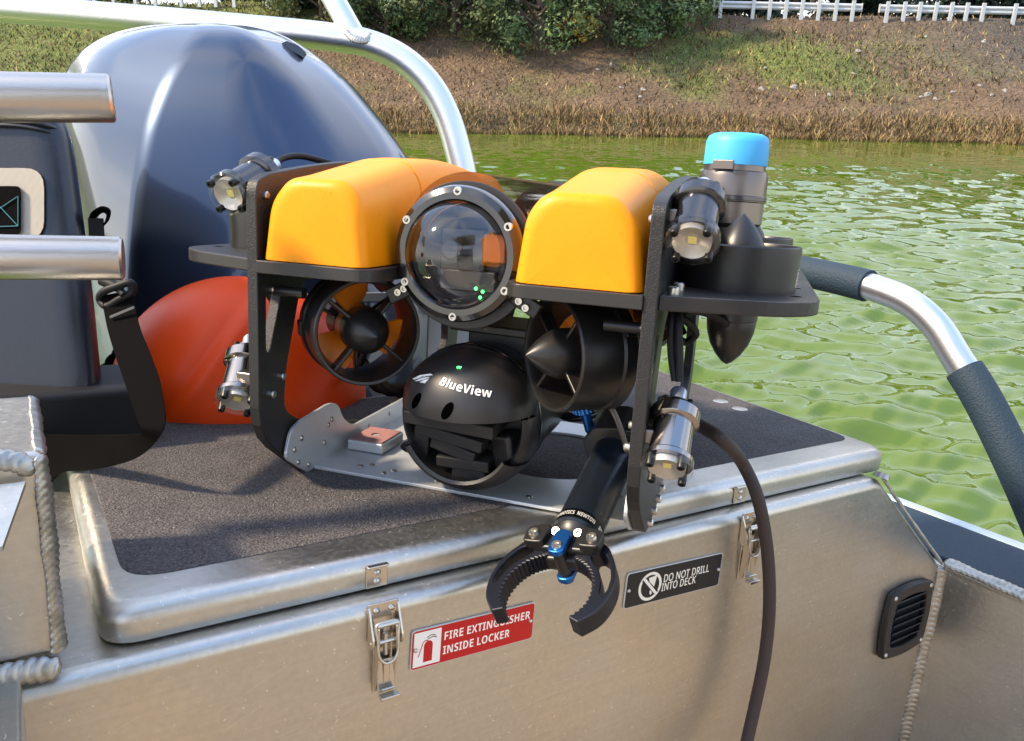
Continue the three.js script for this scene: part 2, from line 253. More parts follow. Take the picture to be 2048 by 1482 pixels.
{
  const nx = 300, nq = 120, pos = [], col = [], idx = [], RB = rng(5);
  for (let j = 0; j <= nq; j++) { const q = -1 + Math.pow(j / nq, 1.5) * 90; for (let i = 0; i <= nx; i++) {
    const x = -75 + 150 * i / nx; pos.push(x, bankY(x, q) + (q > 0 && q < 12 ? 0.06 * (RB() - 0.5) : 0), shoreZ(x) - q);
    const n = noise(x / 30 + 0.5, q / 30 + 0.2, 14, 4), n2 = noise(x / 9 + 0.3, q / 9 + 0.6, 20, 3);
    let c = [0.215, 0.14, 0.08];                                     // brown leaf litter
    const gr = Math.max(0, Math.min(1, (0.5 * Math.exp(-(((x - 10.5) / 5.5) ** 2 + ((q - 5) / 2.6) ** 2)) + (x < -8 ? 0.5 : 0) + n - 0.62) * 3.2)); // patches of green and straw
    c = c.map((v, k) => v * (1 - gr) + gr * [0.19, 0.22, 0.05][k]);
    const gy = Math.max(0, Math.min(1, (x - 11) / 9)) * Math.max(0, Math.min(1, (q - 2) / 4)); c = c.map((v, k) => v * (1 - gy) + gy * [0.14, 0.115, 0.09][k]);
    const m = 0.6 + 0.8 * n2; col.push(c[0] * m, c[1] * m, c[2] * m);
  } }
  for (let j = 0; j < nq; j++) for (let i = 0; i < nx; i++) { const a = j * (nx + 1) + i; idx.push(a, a + 1, a + nx + 2, a, a + nx + 2, a + nx + 1); }
  const g = new THREE.BufferGeometry(); g.setAttribute('position', new THREE.Float32BufferAttribute(pos, 3)); g.setAttribute('color', new THREE.Float32BufferAttribute(col, 3)); g.setIndex(idx); g.computeVertexNormals();
  const mat = STD({ vertexColors: true, roughness: 0.95, map: tex(1024, (u, v) => { const a = noise(u, v, 60, 4), b = noise(u + 0.4, v, 150, 2); const k = 0.45 + 0.85 * a + (b > 0.72 ? 0.5 : 0) - (b < 0.25 ? 0.3 : 0); return [toS(0.62 * k), toS(0.6 * k), toS(0.56 * k)]; }, { srgb: true, rep: 1 / 6 }), bumpMap: tex(512, (u, v) => noise(u, v, 60, 4), { rep: 1 / 5 }), bumpScale: 0.12 });
  tag(mesh('river_bank', g, mat, scene), 'sloping far bank of leaf litter and dry grass', null, null, 'structure');
}
const worldAt = (u, v, depth) => { const d = V((u - PW / 2) / F, -(v - PH / 2) / F, -1).applyQuaternion(camera.quaternion); return camera.position.clone().addScaledVector(d, depth / -d.z); };
const onBank = (u, v) => { // the point of the bank seen at a photo position
  const d = V((u - PW / 2) / F, -(v - PH / 2) / F, -1).applyQuaternion(camera.quaternion); let p;
  for (let t = SH - 1; t < 80; t += 0.05) { p = camera.position.clone().addScaledVector(d, t / -d.z); const q = shoreZ(p.x) - p.z; if (q > 0 && p.y <= bankY(p.x, q)) return p; } return p;
};
// blades: dry fringe by the water, litter and tufts over the slope
function blades(n, seed, pick, mat, name, label) {
  const R = rng(seed), pos = [], col = [], nor = [];
  for (let k = 0; k < n; k++) {
    const b = pick(R); if (!b) continue; const { p, h, w, lean, c } = b; const a = R() * 6.283, dx = Math.cos(a) * w / 2, dz = Math.sin(a) * w / 2, lx = Math.cos(lean[0]) * lean[1] * h, lz = Math.sin(lean[0]) * lean[1] * h;
    const A = [p.x - dx, p.y, p.z - dz], B = [p.x + dx, p.y, p.z + dz], C = [p.x + dx * 0.7 + lx * 0.4, p.y + h * 0.6, p.z + dz * 0.7 + lz * 0.4], D = [p.x - dx * 0.7 + lx * 0.4, p.y + h * 0.6, p.z - dz * 0.7 + lz * 0.4], E = [p.x + lx, p.y + h, p.z + lz];
    for (const t of [A, B, C, A, C, D, D, C, E]) { pos.push(...t); col.push(...c); nor.push(-dz / w, 0.8, dx / w); }
  }
  const g = new THREE.BufferGeometry(); g.setAttribute('position', new THREE.Float32BufferAttribute(pos, 3)); g.setAttribute('color', new THREE.Float32BufferAttribute(col, 3)); g.setAttribute('normal', new THREE.Float32BufferAttribute(nor, 3));
  tag(mesh(name, g, mat, scene), label, null, null, 'stuff');
}
M.straw = STD({ vertexColors: true, roughness: 0.9 });
blades(60000, 21, (R) => { const x = -24 + 50 * R(), cl = noise(x / 12 + 0.5, 0.3, 24, 3), q = -0.15 + 1.5 * R() * R(), cq = noise(x / 3 + 0.2, q / 3 + 0.7, 40, 3), h = (0.1 + 0.55 * R()) * (0.05 + 1.0 * cl) * (0.45 + 1.1 * cq); const t = R(); const k = (0.45 + 0.75 * R()) * (0.6 + 0.8 * noise(x / 5 + 0.1, 0.6, 30, 2)); const c = t < 0.72 ? [0.36 * k, 0.25 * k, 0.12 * k] : t < 0.9 ? [0.2 * k, 0.13 * k, 0.07 * k] : [0.2 * k, 0.22 * k, 0.06 * k];
  return { p: V(x, Math.max(0, bankY(x, q)) - 0.05, shoreZ(x) - q), h, w: 0.014 + 0.018 * R(), lean: [R() * 6.28, 0.2 + 1.9 * R() * R()], c }; }, M.straw, 'dry_reeds', 'straw coloured dry grass fringe along the far waterline');
blades(46000, 22, (R) => { const x = -30 + 60 * R(), q = 0.8 + 9.5 * R(); const g = Math.exp(-(((x - 10.5) / 5) ** 2 + ((q - 5.2) / 2.4) ** 2)) + (x < -9 ? 0.9 : 0) + 0.5 * (noise(x / 10 + 0.5, q / 10, 20, 2) - 0.5); if (g < 0.25 && R() > 0.3) return null; const k = 0.5 + 0.8 * R();
  const c = R() < g * 0.75 ? [0.15 * k, 0.2 * k, 0.04 * k] : R() < 0.5 ? [0.3 * k, 0.22 * k, 0.1 * k] : [0.17 * k, 0.1 * k, 0.055 * k]; return { p: V(x, bankY(x, q) - 0.03, shoreZ(x) - q), h: 0.07 + 0.16 * R(), w: 0.025 + 0.03 * R(), lean: [R() * 6.28, 0.3 + 0.9 * R()], c }; }, M.straw, 'bank_grass', 'short patchy grass and fallen leaves over the far bank');
// scattered pale stones on the bank
{
  const mat = STD({ color: L3(0.3, 0.28, 0.25), roughness: 0.9, bumpMap: tex(128, (u, v) => noise(u, v, 12, 3), { rep: 4 }), bumpScale: 0.02 }), R = rng(61);
  const spots = [[1285, 180], [1222, 130], [1522, 180], [1658, 192], [1588, 176], [1195, 140], [1855, 190], [1870, 200], [1905, 186], [1842, 195], [1960, 172], [1983, 192], [2010, 185], [1530, 138], [1706, 148], [1852, 74], [1968, 84], [1716, 104], [1242, 176], [1280, 195]];
  for (const [u, v] of spots) { const p = onBank(u, v); const g = new THREE.IcosahedronGeometry(1, 2), a = g.attributes.position; const s = 0.045 + 0.06 * R(), sx = 1.2 + R(), ph = R() * 9; for (let i = 0; i < a.count; i++) { const x = a.getX(i), y = a.getY(i), z = a.getZ(i), k = 1 + 0.3 * Math.sin(3 * x + ph) * Math.cos(2.3 * z + ph) + 0.18 * Math.sin(5 * y + ph); a.setXYZ(i, x * k * sx * 0.8 * s, y * k * 0.9 * s, z * k * s); } g.computeVertexNormals();
    const m = mesh(numbered('bank_stone'), g, mat, scene); m.position.copy(p); m.position.y += 0.02; m.rotation.set(0.45, R() * 3, 0.3 * (R() - 0.5)); tag(m, 'small pale stone lying on the far bank', 'stone', 'pale stones scattered on the far bank'); }
}
// trees and shrubs: trunk, limbs and a crown of leaves in clumps
function leafCrown(R, c, rx, ry, rz, n, size, cols, gap = 0.35) {
  const pos = [], col = [], nor = [], clumps = [];
  for (let k = 0; k < 42; k++) { const a = R() * 6.283, e = Math.acos(2 * R() - 1), r = 0.45 + 0.55 * Math.cbrt(R()); clumps.push([Math.sin(e) * Math.cos(a) * r, Math.cos(e) * r, Math.sin(e) * Math.sin(a) * r, 0.18 + 0.2 * R(), 0.6 + 0.8 * R()]); }
  for (let k = 0; k < n; k++) {
    const q = clumps[Math.floor(R() * clumps.length)], a = R() * 6.283, e = Math.acos(2 * R() - 1), r = q[3] * Math.cbrt(R());
    const o = V(Math.sin(e) * Math.cos(a), Math.cos(e), Math.sin(e) * Math.sin(a)); const p = V(c.x + (q[0] + o.x * r) * rx, c.y + (q[1] + o.y * r) * ry, c.z + (q[2] + o.z * r) * rz);
    const nn = o.clone().add(V(R() - 0.5, R() * 0.9, R() - 0.5)).normalize(), t = V(R() - 0.5, R() - 0.5, R() - 0.5).cross(nn).normalize(), b = nn.clone().cross(t), s = size * (0.6 + 0.8 * R()), cc = cols[Math.floor(R() * cols.length)], kk = q[4] * (0.75 + 0.5 * R());
    const P = [p.clone().addScaledVector(t, -s), p.clone().addScaledVector(b, -s * 0.5), p.clone().addScaledVector(t, s), p.clone().addScaledVector(b, s * 0.5)];
    for (const i of [0, 1, 2, 0, 2, 3]) { pos.push(P[i].x, P[i].y, P[i].z); col.push(cc[0] * kk, cc[1] * kk, cc[2] * kk); nor.push(nn.x, nn.y, nn.z); }
  }
  const g = new THREE.BufferGeometry(); g.setAttribute('position', new THREE.Float32BufferAttribute(pos, 3)); g.setAttribute('color', new THREE.Float32BufferAttribute(col, 3)); g.setAttribute('normal', new THREE.Float32BufferAttribute(nor, 3)); return g;
}
M.leaf = PHY({ vertexColors: true, color: 0xffffff, roughness: 0.75, transmission: 0.25, thickness: 0 });
M.bark = STD({ color: L3(0.07, 0.05, 0.035), roughness: 0.95, bumpMap: tex(128, (u, v) => noise(u, v * 0.3, 20, 3), { rep: 3 }), bumpScale: 0.02 });
function tree(name, label, foot, c, rx, ry, rz, n, size, cols, seed, grp) {
  const t = thing(name, label, name.includes('shrub') ? 'shrub' : 'tree', grp); t.position.copy(foot); const R = rng(seed), cc = c.clone().sub(foot);
  const tr = [new THREE.TubeGeometry(new THREE.CatmullRomCurve3([V(0, -0.2, 0), V(0.1, cc.y * 0.4, 0), cc]), 8, Math.max(0.04, rx * 0.05), 7)];
  for (let k = 0; k < 6; k++) { const a = R() * 6.28; tr.push(new THREE.TubeGeometry(new THREE.CatmullRomCurve3([V(0.05, cc.y * (0.2 + 0.1 * k), 0), V(cc.x + Math.cos(a) * rx * 0.4, cc.y * (0.5 + 0.08 * k), cc.z + Math.sin(a) * rz * 0.4), V(cc.x + Math.cos(a) * rx * 0.8, cc.y + (R() - 0.3) * ry * 0.8, cc.z + Math.sin(a) * rz * 0.8)]), 6, rx * 0.02 + 0.01, 5)); }
  mesh('trunk', tr, M.bark, t); mesh('crown', leafCrown(R, cc, rx, ry, rz, n, size, cols), M.leaf, t); return t;
}
const GREENS = [[0.07, 0.125, 0.035], [0.1, 0.16, 0.045], [0.05, 0.095, 0.035], [0.14, 0.19, 0.055]], OLIVE = [[0.12, 0.14, 0.04], [0.085, 0.115, 0.04], [0.16, 0.165, 0.05]], DARK = [[0.02, 0.05, 0.025], [0.03, 0.065, 0.03], [0.015, 0.04, 0.025]], YEL = [[0.5, 0.36, 0.02], [0.42, 0.28, 0.02], [0.2, 0.18, 0.03]];
{
  const list = [ // photo position of the crown's foot, crown radius across (px), colour set, label
    [640, 62, 95, OLIVE, 'olive shrub behind the forked aluminium rail'], [770, 86, 110, GREENS, 'dark rounded shrub growing right of the rail fork'], [905, 80, 120, OLIVE, 'loose olive shrub between the rail and the dense shrub'], [1075, 112, 135, GREENS, 'dense green shrub hanging lowest down the bank'], [1215, 92, 115, GREENS, 'green shrub behind the yellow flowering patch'], [1330, 66, 105, GREENS, 'green shrub next to the start of the guardrail'], [985, 40, 130, DARK, 'dark shrub high on the bank behind the olive shrub'], [1255, 30, 120, OLIVE, 'olive shrub high on the bank above the yellow patch'], [700, 22, 110, DARK, 'dark shrub high on the bank behind the rail fork'], [580, 14, 80, DARK, 'dark shrub beside the end of the distant guardrail']];
  list.forEach(([u, v, rp, cs, lab], i) => { const p = onBank(u, v), d = -p.z, r = rp * d / F; tree('bank_shrub', lab, p, p.clone().add(V(0, r * 0.85, -0.2 * r)), r, r * 1.0, r * 0.9, 9000, 0.085, cs, 300 + i, 'shrubs on the far bank'); });
  const y = onBank(1150, 88); tree('flowering_shrub', 'low shrub with bright yellow leaves on the bank', y, y.clone().add(V(0.1, 0.55, 0.75)), 0.85, 0.5, 0.5, 700, 0.06, YEL, 350, 'shrubs on the far bank');
  const rt = rng(77);
  for (let i = 0; i < 19; i++) { const x = -38 + i * 4.3 + rt() * 1.5, z = -(SH + 16 + (i % 2) * 3 + rt() * 2), q = shoreZ(x) - z, f = V(x, bankY(x, q), z); tree('roadside_tree', 'dark evergreen tree standing behind the guardrail', f, f.clone().add(V(0, 2.7 + rt(), 0)), 3.5 + rt(), 3.4, 2.6, 9500, 0.17, DARK, 400 + i, 'dark trees behind the guardrail'); }
}
// guardrails along the road at the top of the bank
function guardrail(label, u0, v0, u1, v1, posts) {
  const A = onBank(u0, v0), B = onBank(u1, v1); A.y -= 0.02; const t = thing('guardrail', label, 'guardrail', 'guardrails along the far road'); t.position.copy(A);
  const d = B.clone().sub(A), L = Math.hypot(d.x, d.z), ang = Math.atan2(-d.z, d.x); t.rotation.y = ang; const sl = d.y / L;
  for (const k of posts) { const x = k * L; mesh('post', [box(0.15, 0.84, 0.1, x, sl * x + 0.32, 0.2, 0.01)], M.galv, t); }
  const prof = [[-0.155, 0], [-0.1, 0.05], [-0.06, 0.05], [0, 0], [0.06, 0.05], [0.1, 0.05], [0.155, 0]];
  const ring = (x) => [...prof.map(([y, z]) => V(x, sl * x + 0.48 + y, 0.07 + z)), ...prof.slice().reverse().map(([y, z]) => V(x, sl * x + 0.48 + y, 0.065 + z - 0.004))];
  mesh('rail_beam', loft([ring(-0.3), ring(L + 0.3)], { cr: 0.3 }), M.galv, t);
  for (const e of [-0.3, L + 0.3]) mesh('end_piece', box(0.03, 0.34, 0.16, e, sl * e + 0.48, 0.09, 0.012), M.galv, t);
}
guardrail('galvanised guardrail ending at the gap beside the shrubs', 1438, 33, 1704, 40, [0, 0.245, 0.37, 0.49, 0.61, 0.735, 0.86, 0.985]);
guardrail('galvanised guardrail continuing beyond the gap away from the shrubs', 1768, 41, 2090, 48, [0, 0.105, 0.2, 0.3, 0.395, 0.49, 0.59, 0.785, 0.97]);
guardrail('galvanised guardrail seen above the outboard motor', 150, 6, 548, 12, [0, 0.12, 0.22, 0.33, 0.43, 0.56, 0.65, 0.73, 0.82, 0.98]);

// ---------------------------------------------------------------- the boat: locker, hull, rails (millimetres in the boat frame)
const xz = (pts, y) => pts.map(([x, n]) => V(x, y, -n));
function panScrew(parent, x, y, z, r = 3.2, dir = V(0, 0, 1), slot = true) {
  const o = V(x, y, z), d = dir.clone().normalize(); const g = lathe([[0, 1.9], [r * 0.55, 1.7], [r * 0.9, 0.9], [r, 0]], o, d, 14, 0.9);
  const m = mm('screw', g, M.screw, parent);
  return m;
}
function crossSlot(x, y, z, r, a = 0.5) { return [box(r * 1.1, 0.7, 0.5, x, y, z, 0, [0, 0, a]), box(0.7, r * 1.1, 0.5, x, y, z, 0, [0, 0, a])]; }
const locker = boatThing('storage_locker', 'welded aluminium storage locker with black non-slip lid and two latches', 'locker');
{
  // body: ledge, rolled top edge and front bulkhead, cut away on the slope at its outer end
  const nS = 90, pos = [], idx = [], rows = 26;
  const topY = (x) => x < 560 ? -28 : -28 - (x - 560) * (141 / 168);
  const right = (y) => y > -169 ? 728 : 728 - (-169 - y) * 0.066;
  for (let r = 0; r <= rows; r++) for (let i = 0; i <= nS; i++) {
    const s = i / nS; let x = -330 + s * (728 + 330), y, z; const t = topY(x);
    if (r < 3) { y = t; z = -60 + r * 48; } else if (r <= 11) { const a = (r - 3) / 8 * Math.PI / 2; y = t - 11 + 11 * Math.cos(a); z = 37 + 11 * Math.sin(a); } else { const k = (r - 11) / (rows - 11); y = t - 11 + (-540 - (t - 11)) * k; z = 48; x = -330 + s * (right(y) + 330); }
    pos.push(x, y, z);
  }
  for (let r = 0; r < rows; r++) for (let i = 0; i < nS; i++) { const a = r * (nS + 1) + i, b = a + nS + 1; idx.push(a, b, b + 1, a, b + 1, a + 1); }
  const g = new THREE.BufferGeometry(); g.setAttribute('position', new THREE.Float32BufferAttribute(pos, 3)); g.setIndex(idx); g.computeVertexNormals();
  mm('front_bulkhead', g, M.alu, locker);
  mm('inner_box', [box(870, 3, 420, 160, -30, -250), box(3, 400, 440, -258, -230, -220), box(900, 480, 3, 170, -270, -462)], M.alu, locker);
  mm('slope_coaming', extrude([[575, -44], [728, -172], [728, -177], [571, -48]], 480, 'xy').translate(0, 0, -440), M.alu, locker);
  // lid with a rolled rim
  const LP = [[-240, -30], [600, -30], [636, 442], [-240, 390]];
  const lid = group('lid', locker), rings = [], R = 12, rp = (ins, y) => rings.push(xz(filletPoly(insetPoly(LP, ins), 26 - ins * 0.6, 6), y));
  rp(2.2, -26.8); rp(0.5, -26); rp(0, -25); rp(0, -19); for (let k = 0; k <= 7; k++) { const a = k / 7 * Math.PI / 2; rp(R * (1 - Math.cos(a)), -13 + R * Math.sin(a)); }
  mm('rim', loft(rings, { cr: 1.0 }), M.alu, lid);
  const MP = [[-221, 9], [588, 15], [621, 428], [-226, 372]], mr = []; for (const [ins, y] of [[0, -1], [0, -0.4], [0.9, 0]]) mr.push(xz(filletPoly(insetPoly(MP, ins), [30, 22, 20, 12], 6), y));
  mm('non_slip_mat', loft(mr, { cr: 0.3 }), M.mat, lid);
  for (const [x, z] of [[566, -209], [561, -169]]) mm('mat_fixing', lathe([[0, 1.4], [6, 1.2], [10, 0.6], [11, 0]], V(x, 0, z), V(0, 1, 0), 18), M.screw, lid);
  // welds
  mm('weld_bead', weld([V(563, -26, 47), V(620, -78, 50), V(728, -169, 51)], 3.8, 4, 3, V(0.4, 0.4, 1)), M.weld, locker);
  mm('corner_plug', lathe([[0, 7], [8, 6], [10, 0]], V(566, -28, 44), V(0.3, 1, 0), 16), M.weld, locker);
  mm('weld_bead', weld([V(730, -174, 52), V(722, -300, 52), V(708, -538, 52)], 9, 7, 4, V(-0.6, 0, 0.8)), M.weld, locker);
  // latches
  for (const x of [-58, 337]) {
    const L = group('latch', locker), Y = -26; L.scale.y = 0.82; L.position.y = Y * 0.18 / 1000;
    mm('strike_plate', [box(17, 22, 1.6, x + 2, -14, 30.9, 0.7), box(17, 2, 4.5, x + 2, -3.2, 32.6, 0.8)], M.steel, L);
    for (const dy of [-10, -18.5]) { panScrew(L, x + 2, dy, 31.6, 3.1); }
    mm('base_plate', box(23, 30, 1.6, x, Y - 17, 49, 0.7), M.steel, L); mm('base_plate', box(17, 62, 1.4, x + 1, Y - 60, 48.9, 0.6), M.steel, L);
    for (const dx of [-6, 6]) panScrew(L, x + dx, Y - 9, 49.8, 2.9);
    for (const sx of [-1, 1]) mm('side_ear', extrude(filletPoly([[49, Y - 3], [49, Y - 40], [58, Y - 42], [60, Y - 33]], 4), 1.4, 'zy').translate(x + sx * 11.4 + 0.7, 0, 0), M.steel, L);
    mm('pivot_pin', cyl(V(x - 12.5, Y - 37, 55), V(x + 12.5, Y - 37, 55), 2, 2, 10), M.screw, L);
    for (const sx of [-1, 1]) mm('lever_arm', extrude(filletPoly([[52, Y - 20], [58, Y - 20], [60, Y - 50], [55, Y - 86], [51, Y - 86], [52, Y - 50]], 3), 1.3, 'zy').translate(x + sx * 7 + 0.65, 0, 0), M.steel, L);
    mm('lever', [box(14, 30, 1.4, x, Y - 70, 56, 0.6, [-0.08, 0, 0]), box(5, 22, 2, x, Y - 68, 57, 1), box(11, 9, 1.5, x, Y - 83, 59, 0.6, [0.7, 0, 0]), box(15, 3.4, 7, x + 0.5, Y - 87.5, 62, 0.8)], M.steel, L);
    mm('bail_wire', tube([V(x - 8, Y - 18, 57), V(x - 8, Y - 34, 59), V(x - 7, Y - 48, 60.5), V(x - 3, Y - 54, 61), V(x + 3, Y - 54, 61), V(x + 7, Y - 48, 60.5), V(x + 8, Y - 34, 59), V(x + 8, Y - 18, 57), V(x, Y - 16.5, 57)], 1.25, 60, 8, true), M.screw, L);
    mm('bail_wire', [cyl(V(x, Y - 50, 55), V(x, Y - 30, 54), 2, 2, 10), cyl(V(x - 8, Y - 19, 57), V(x + 8, Y - 19, 57), 2.4, 2.4, 12)], M.screw, L);
  }
  // engraved plates
  const font = '600 100px sans-serif';
  const plateOf = (name, label, w, h, x, y, rot, t, edge) => {
    const s = group(name, locker); s.position.set(x / 1000, y / 1000, 0.0482); s.rotation.z = rot; s.userData.label = label;
    mm('plate', extrude(filletPoly([[-w / 2, -h / 2], [w / 2, -h / 2], [w / 2, h / 2], [-w / 2, h / 2]], 3), 1.6, 'xy', { bevel: 0.3 }), edge, s);
    const f = new THREE.ShapeGeometry(shapeOf(filletPoly([[-w / 2 + 0.7, -h / 2 + 0.7], [w / 2 - 0.7, -h / 2 + 0.7], [w / 2 - 0.7, h / 2 - 0.7], [-w / 2 + 0.7, h / 2 - 0.7]], 3))); const p = f.attributes.position, uv = f.attributes.uv; for (let i = 0; i < p.count; i++) uv.setXY(i, p.getX(i) / w + 0.5, p.getY(i) / h + 0.5); f.translate(0, 0, 1.7);
    mm('print', f, STD({ map: t, roughness: 0.35 }), s, { keepUV: true });
    for (const sx of [-1, 1]) panScrew(s, sx * (w / 2 - 3.6), 0.4, 1.7, 1.9);
  };
  const edgeM = STD({ color: L3(0.6, 0.58, 0.54), roughness: 0.5 });
  plateOf('safety_sign', 'red plate reading fire extinguisher inside locker', 113, 33.5, 21.5, -77, -1.7 * DEG, canv(1130, 335, (c, w, h) => {
    c.fillStyle = '#c4060f'; c.fillRect(0, 0, w, h); c.lineWidth = 2; for (let k = 0; k < 40; k++) { const x = (k * 347) % w, y = (k * 131) % h; c.strokeStyle = k % 3 ? 'rgba(255,220,210,0.22)' : 'rgba(60,0,0,0.3)'; c.beginPath(); c.moveTo(x, y); c.lineTo(x + 12 + (k * 17) % 50, y - 8 + (k * 7) % 16); c.stroke(); } c.fillStyle = '#fbf6ec'; c.fillRect(22, 22, 232, 291);
    c.fillStyle = '#c4060f'; c.beginPath(); c.moveTo(108, 285); c.lineTo(108, 150); c.quadraticCurveTo(112, 108, 146, 106); c.quadraticCurveTo(180, 108, 184, 150); c.lineTo(184, 285); c.closePath(); c.fill();
    c.lineWidth = 8; c.strokeStyle = '#c4060f'; c.beginPath(); c.moveTo(140, 104); c.quadraticCurveTo(100, 90, 92, 140); c.lineTo(64, 230); c.stroke();
    c.strokeStyle = '#5a2a20'; c.lineWidth = 7; c.beginPath(); c.moveTo(132, 84); c.quadraticCurveTo(160, 52, 205, 74); c.moveTo(140, 96); c.quadraticCurveTo(175, 72, 215, 92); c.stroke();
    c.fillStyle = '#fff6ea'; c.font = 'bold 88px sans-serif'; c.textBaseline = 'alphabetic'; const fit = (s, x, y, W) => { const m = c.measureText(s).width; c.save(); c.translate(x, y); c.scale(W / m, 1.12); c.fillText(s, 0, 0); c.restore(); };
    fit('FIRE EXTINGUISHER', 275, 140, 812); fit('INSIDE LOCKER', 275, 262, 620);
  }), edgeM);
  plateOf('warning_sign', 'dark plate reading do not drill into deck', 124, 35, 240, -79.5, -2.4 * DEG, canv(1240, 350, (c, w, h) => {
    c.fillStyle = '#0d141b'; c.fillRect(0, 0, w, h); c.lineWidth = 2; for (let k = 0; k < 40; k++) { const x = (k * 347) % w, y = (k * 131) % h; c.strokeStyle = 'rgba(190,200,210,0.16)'; c.beginPath(); c.moveTo(x, y); c.lineTo(x + 12 + (k * 17) % 60, y - 8 + (k * 7) % 16); c.stroke(); } c.strokeStyle = '#f2e9d8'; c.lineWidth = 30; c.beginPath(); c.arc(300, 178, 128, 0, 7); c.stroke();
    c.fillStyle = '#f2e9d8'; c.beginPath(); c.moveTo(270, 90); c.lineTo(372, 78); c.lineTo(352, 190); c.lineTo(310, 190); c.closePath(); c.fill(); c.beginPath(); c.ellipse(318, 232, 16, 34, 0, 0, 7); c.fill();
    c.strokeStyle = '#0d141b'; c.lineWidth = 50; c.beginPath(); c.moveTo(205, 95); c.lineTo(395, 262); c.stroke(); c.strokeStyle = '#f2e9d8'; c.lineWidth = 30; c.beginPath(); c.moveTo(212, 88); c.lineTo(390, 268); c.stroke();
    c.font = '94px sans-serif'; const fit = (s, x, y, W) => { const m = c.measureText(s).width; c.save(); c.translate(x, y); c.scale(W / m, 1.12); c.fillText(s, 0, 0); c.lineWidth = 3; c.strokeText(s, 0, 0); c.restore(); };
    fit('DO NOT DRILL', 460, 170, 610); fit('INTO DECK', 450, 258, 452);
  }), edgeM);
  // louvred vent
  const vt = group('vent', locker); vt.position.set(0.659, -0.229, 0.0485); const bulge = (s, k) => { const o = []; for (let e = 0; e < 4; e++) for (let i = 0; i < 8; i++) { const t = i / 8, a = -s + 2 * s * t, b = -s - k * Math.sin(Math.PI * t); o.push(e === 0 ? [a, b] : e === 1 ? [-b, a] : e === 2 ? [-a, -b] : [b, -a]); } return o; };
  mm('vent_frame', extrude(filletPoly(bulge(44, 5), 3, 2), 9, 'xy', { holes: [filletPoly(bulge(31, 4), 3, 2).reverse()], bevel: 2 }), M.black, vt);
  mm('vent_back', box(74, 74, 1, 0, 0, 0.8), M.slot, vt);
  for (let k = 0; k < 6; k++) mm('louvre', box(66, 13, 1.6, 0, -27 + k * 10.8, 5, 0.6, [0.75, 0, 0]), M.black, vt);
  for (const sx of [-1, 1]) for (const sy of [-1, 1]) panScrew(vt, sx * 39, sy * 39, 8.8, 3.2);
}
// hull side and gunwale on the far right of the cockpit
const hull = boatThing('hull_side', 'aluminium hull side with black foam gunwale and outer rub rail', 'hull side');
{
  mm('side_panel', loft([[V(733, -172, 49), V(709, -560, 49), V(715, -560, 49), V(739, -172, 49)], [V(722, -172, 900), V(698, -560, 900), V(704, -560, 900), V(728, -172, 900)]], { cr: 0.3 }), M.alu, hull);
  mm('gunwale_cap', box(150, 6, 1900, 806, -176, 0, 1.5), M.alu, hull);
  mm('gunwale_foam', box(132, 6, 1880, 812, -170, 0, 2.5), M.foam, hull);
  mm('rub_rail', [box(26, 22, 1900, 894, -178, 0, 8), box(5, 700, 1900, 900, -540, 0)], STD({ color: L3(0.5, 0.56, 0.6), metalness: 0.6, roughness: 0.45 }), hull);
  mm('weld_bead', weld([V(736, -168, 50), V(731, -168, 300), V(724, -168, 700)], 8.5, 7, 9, V(-0.5, 0.85, 0)), M.weld, hull);
}
// the welded box on the left with its bracket plates
const seat = boatThing('seat_box', 'welded aluminium box with thick weld beads beside the locker', 'metal box');
{
  mm('box_body', box(360, 128, 134, -442, 48, -26, 5), M.alu, seat);
  mm('non_slip_pad', loft([[0, 111.6], [0.8, 113.2]].map(([i, y]) => xz(filletPoly(insetPoly([[-600, 2], [-286, 2], [-286, 80], [-600, 80]], i), 34, 6), y)), { cr: 0.4 }), M.mat, seat);
  mm('weld_bead', weld([V(-264, 110, 40), V(-263, 60, 41), V(-262, -14, 41)], 5.6, 4.8, 11, V(0.7, 0, 0.7)), M.weld, seat);
  mm('weld_bead', weld([V(-264, 111, 38), V(-264, 110, -90)], 4, 3.4, 12, V(0.6, 0.8, 0)), M.weld, seat);
  mm('weld_bead', weld([V(-620, 108, 41), V(-276, 108, 41), V(-268, 100, 42)], 6.4, 5.4, 13, V(0, 0.5, 0.86)), M.weld, seat);
  mm('weld_bead', weld([V(-620, -19, 46), V(-275, -19, 46), V(-262, -22, 46)], 7.4, 5.8, 14, V(0, 0.3, 0.95)), M.weld, seat);
  mm('base_step', box(340, 500, 110, -452, -272, 100, 3), M.alu, seat);
  const a = V(-272, 96, 46), b = V(-284, 76, 84); mm('gusset_plate', strip([a, b], [a.clone().add(V(-300, 0, 0)), b.clone().add(V(-300, 0, 0))], 4), M.alu, seat);
  mm('gusset_plate', extrude([[40, 96], [84, 74], [84, 70], [40, -10]], 3, 'zy').translate(-300, 0, 0), M.alu, seat);
}
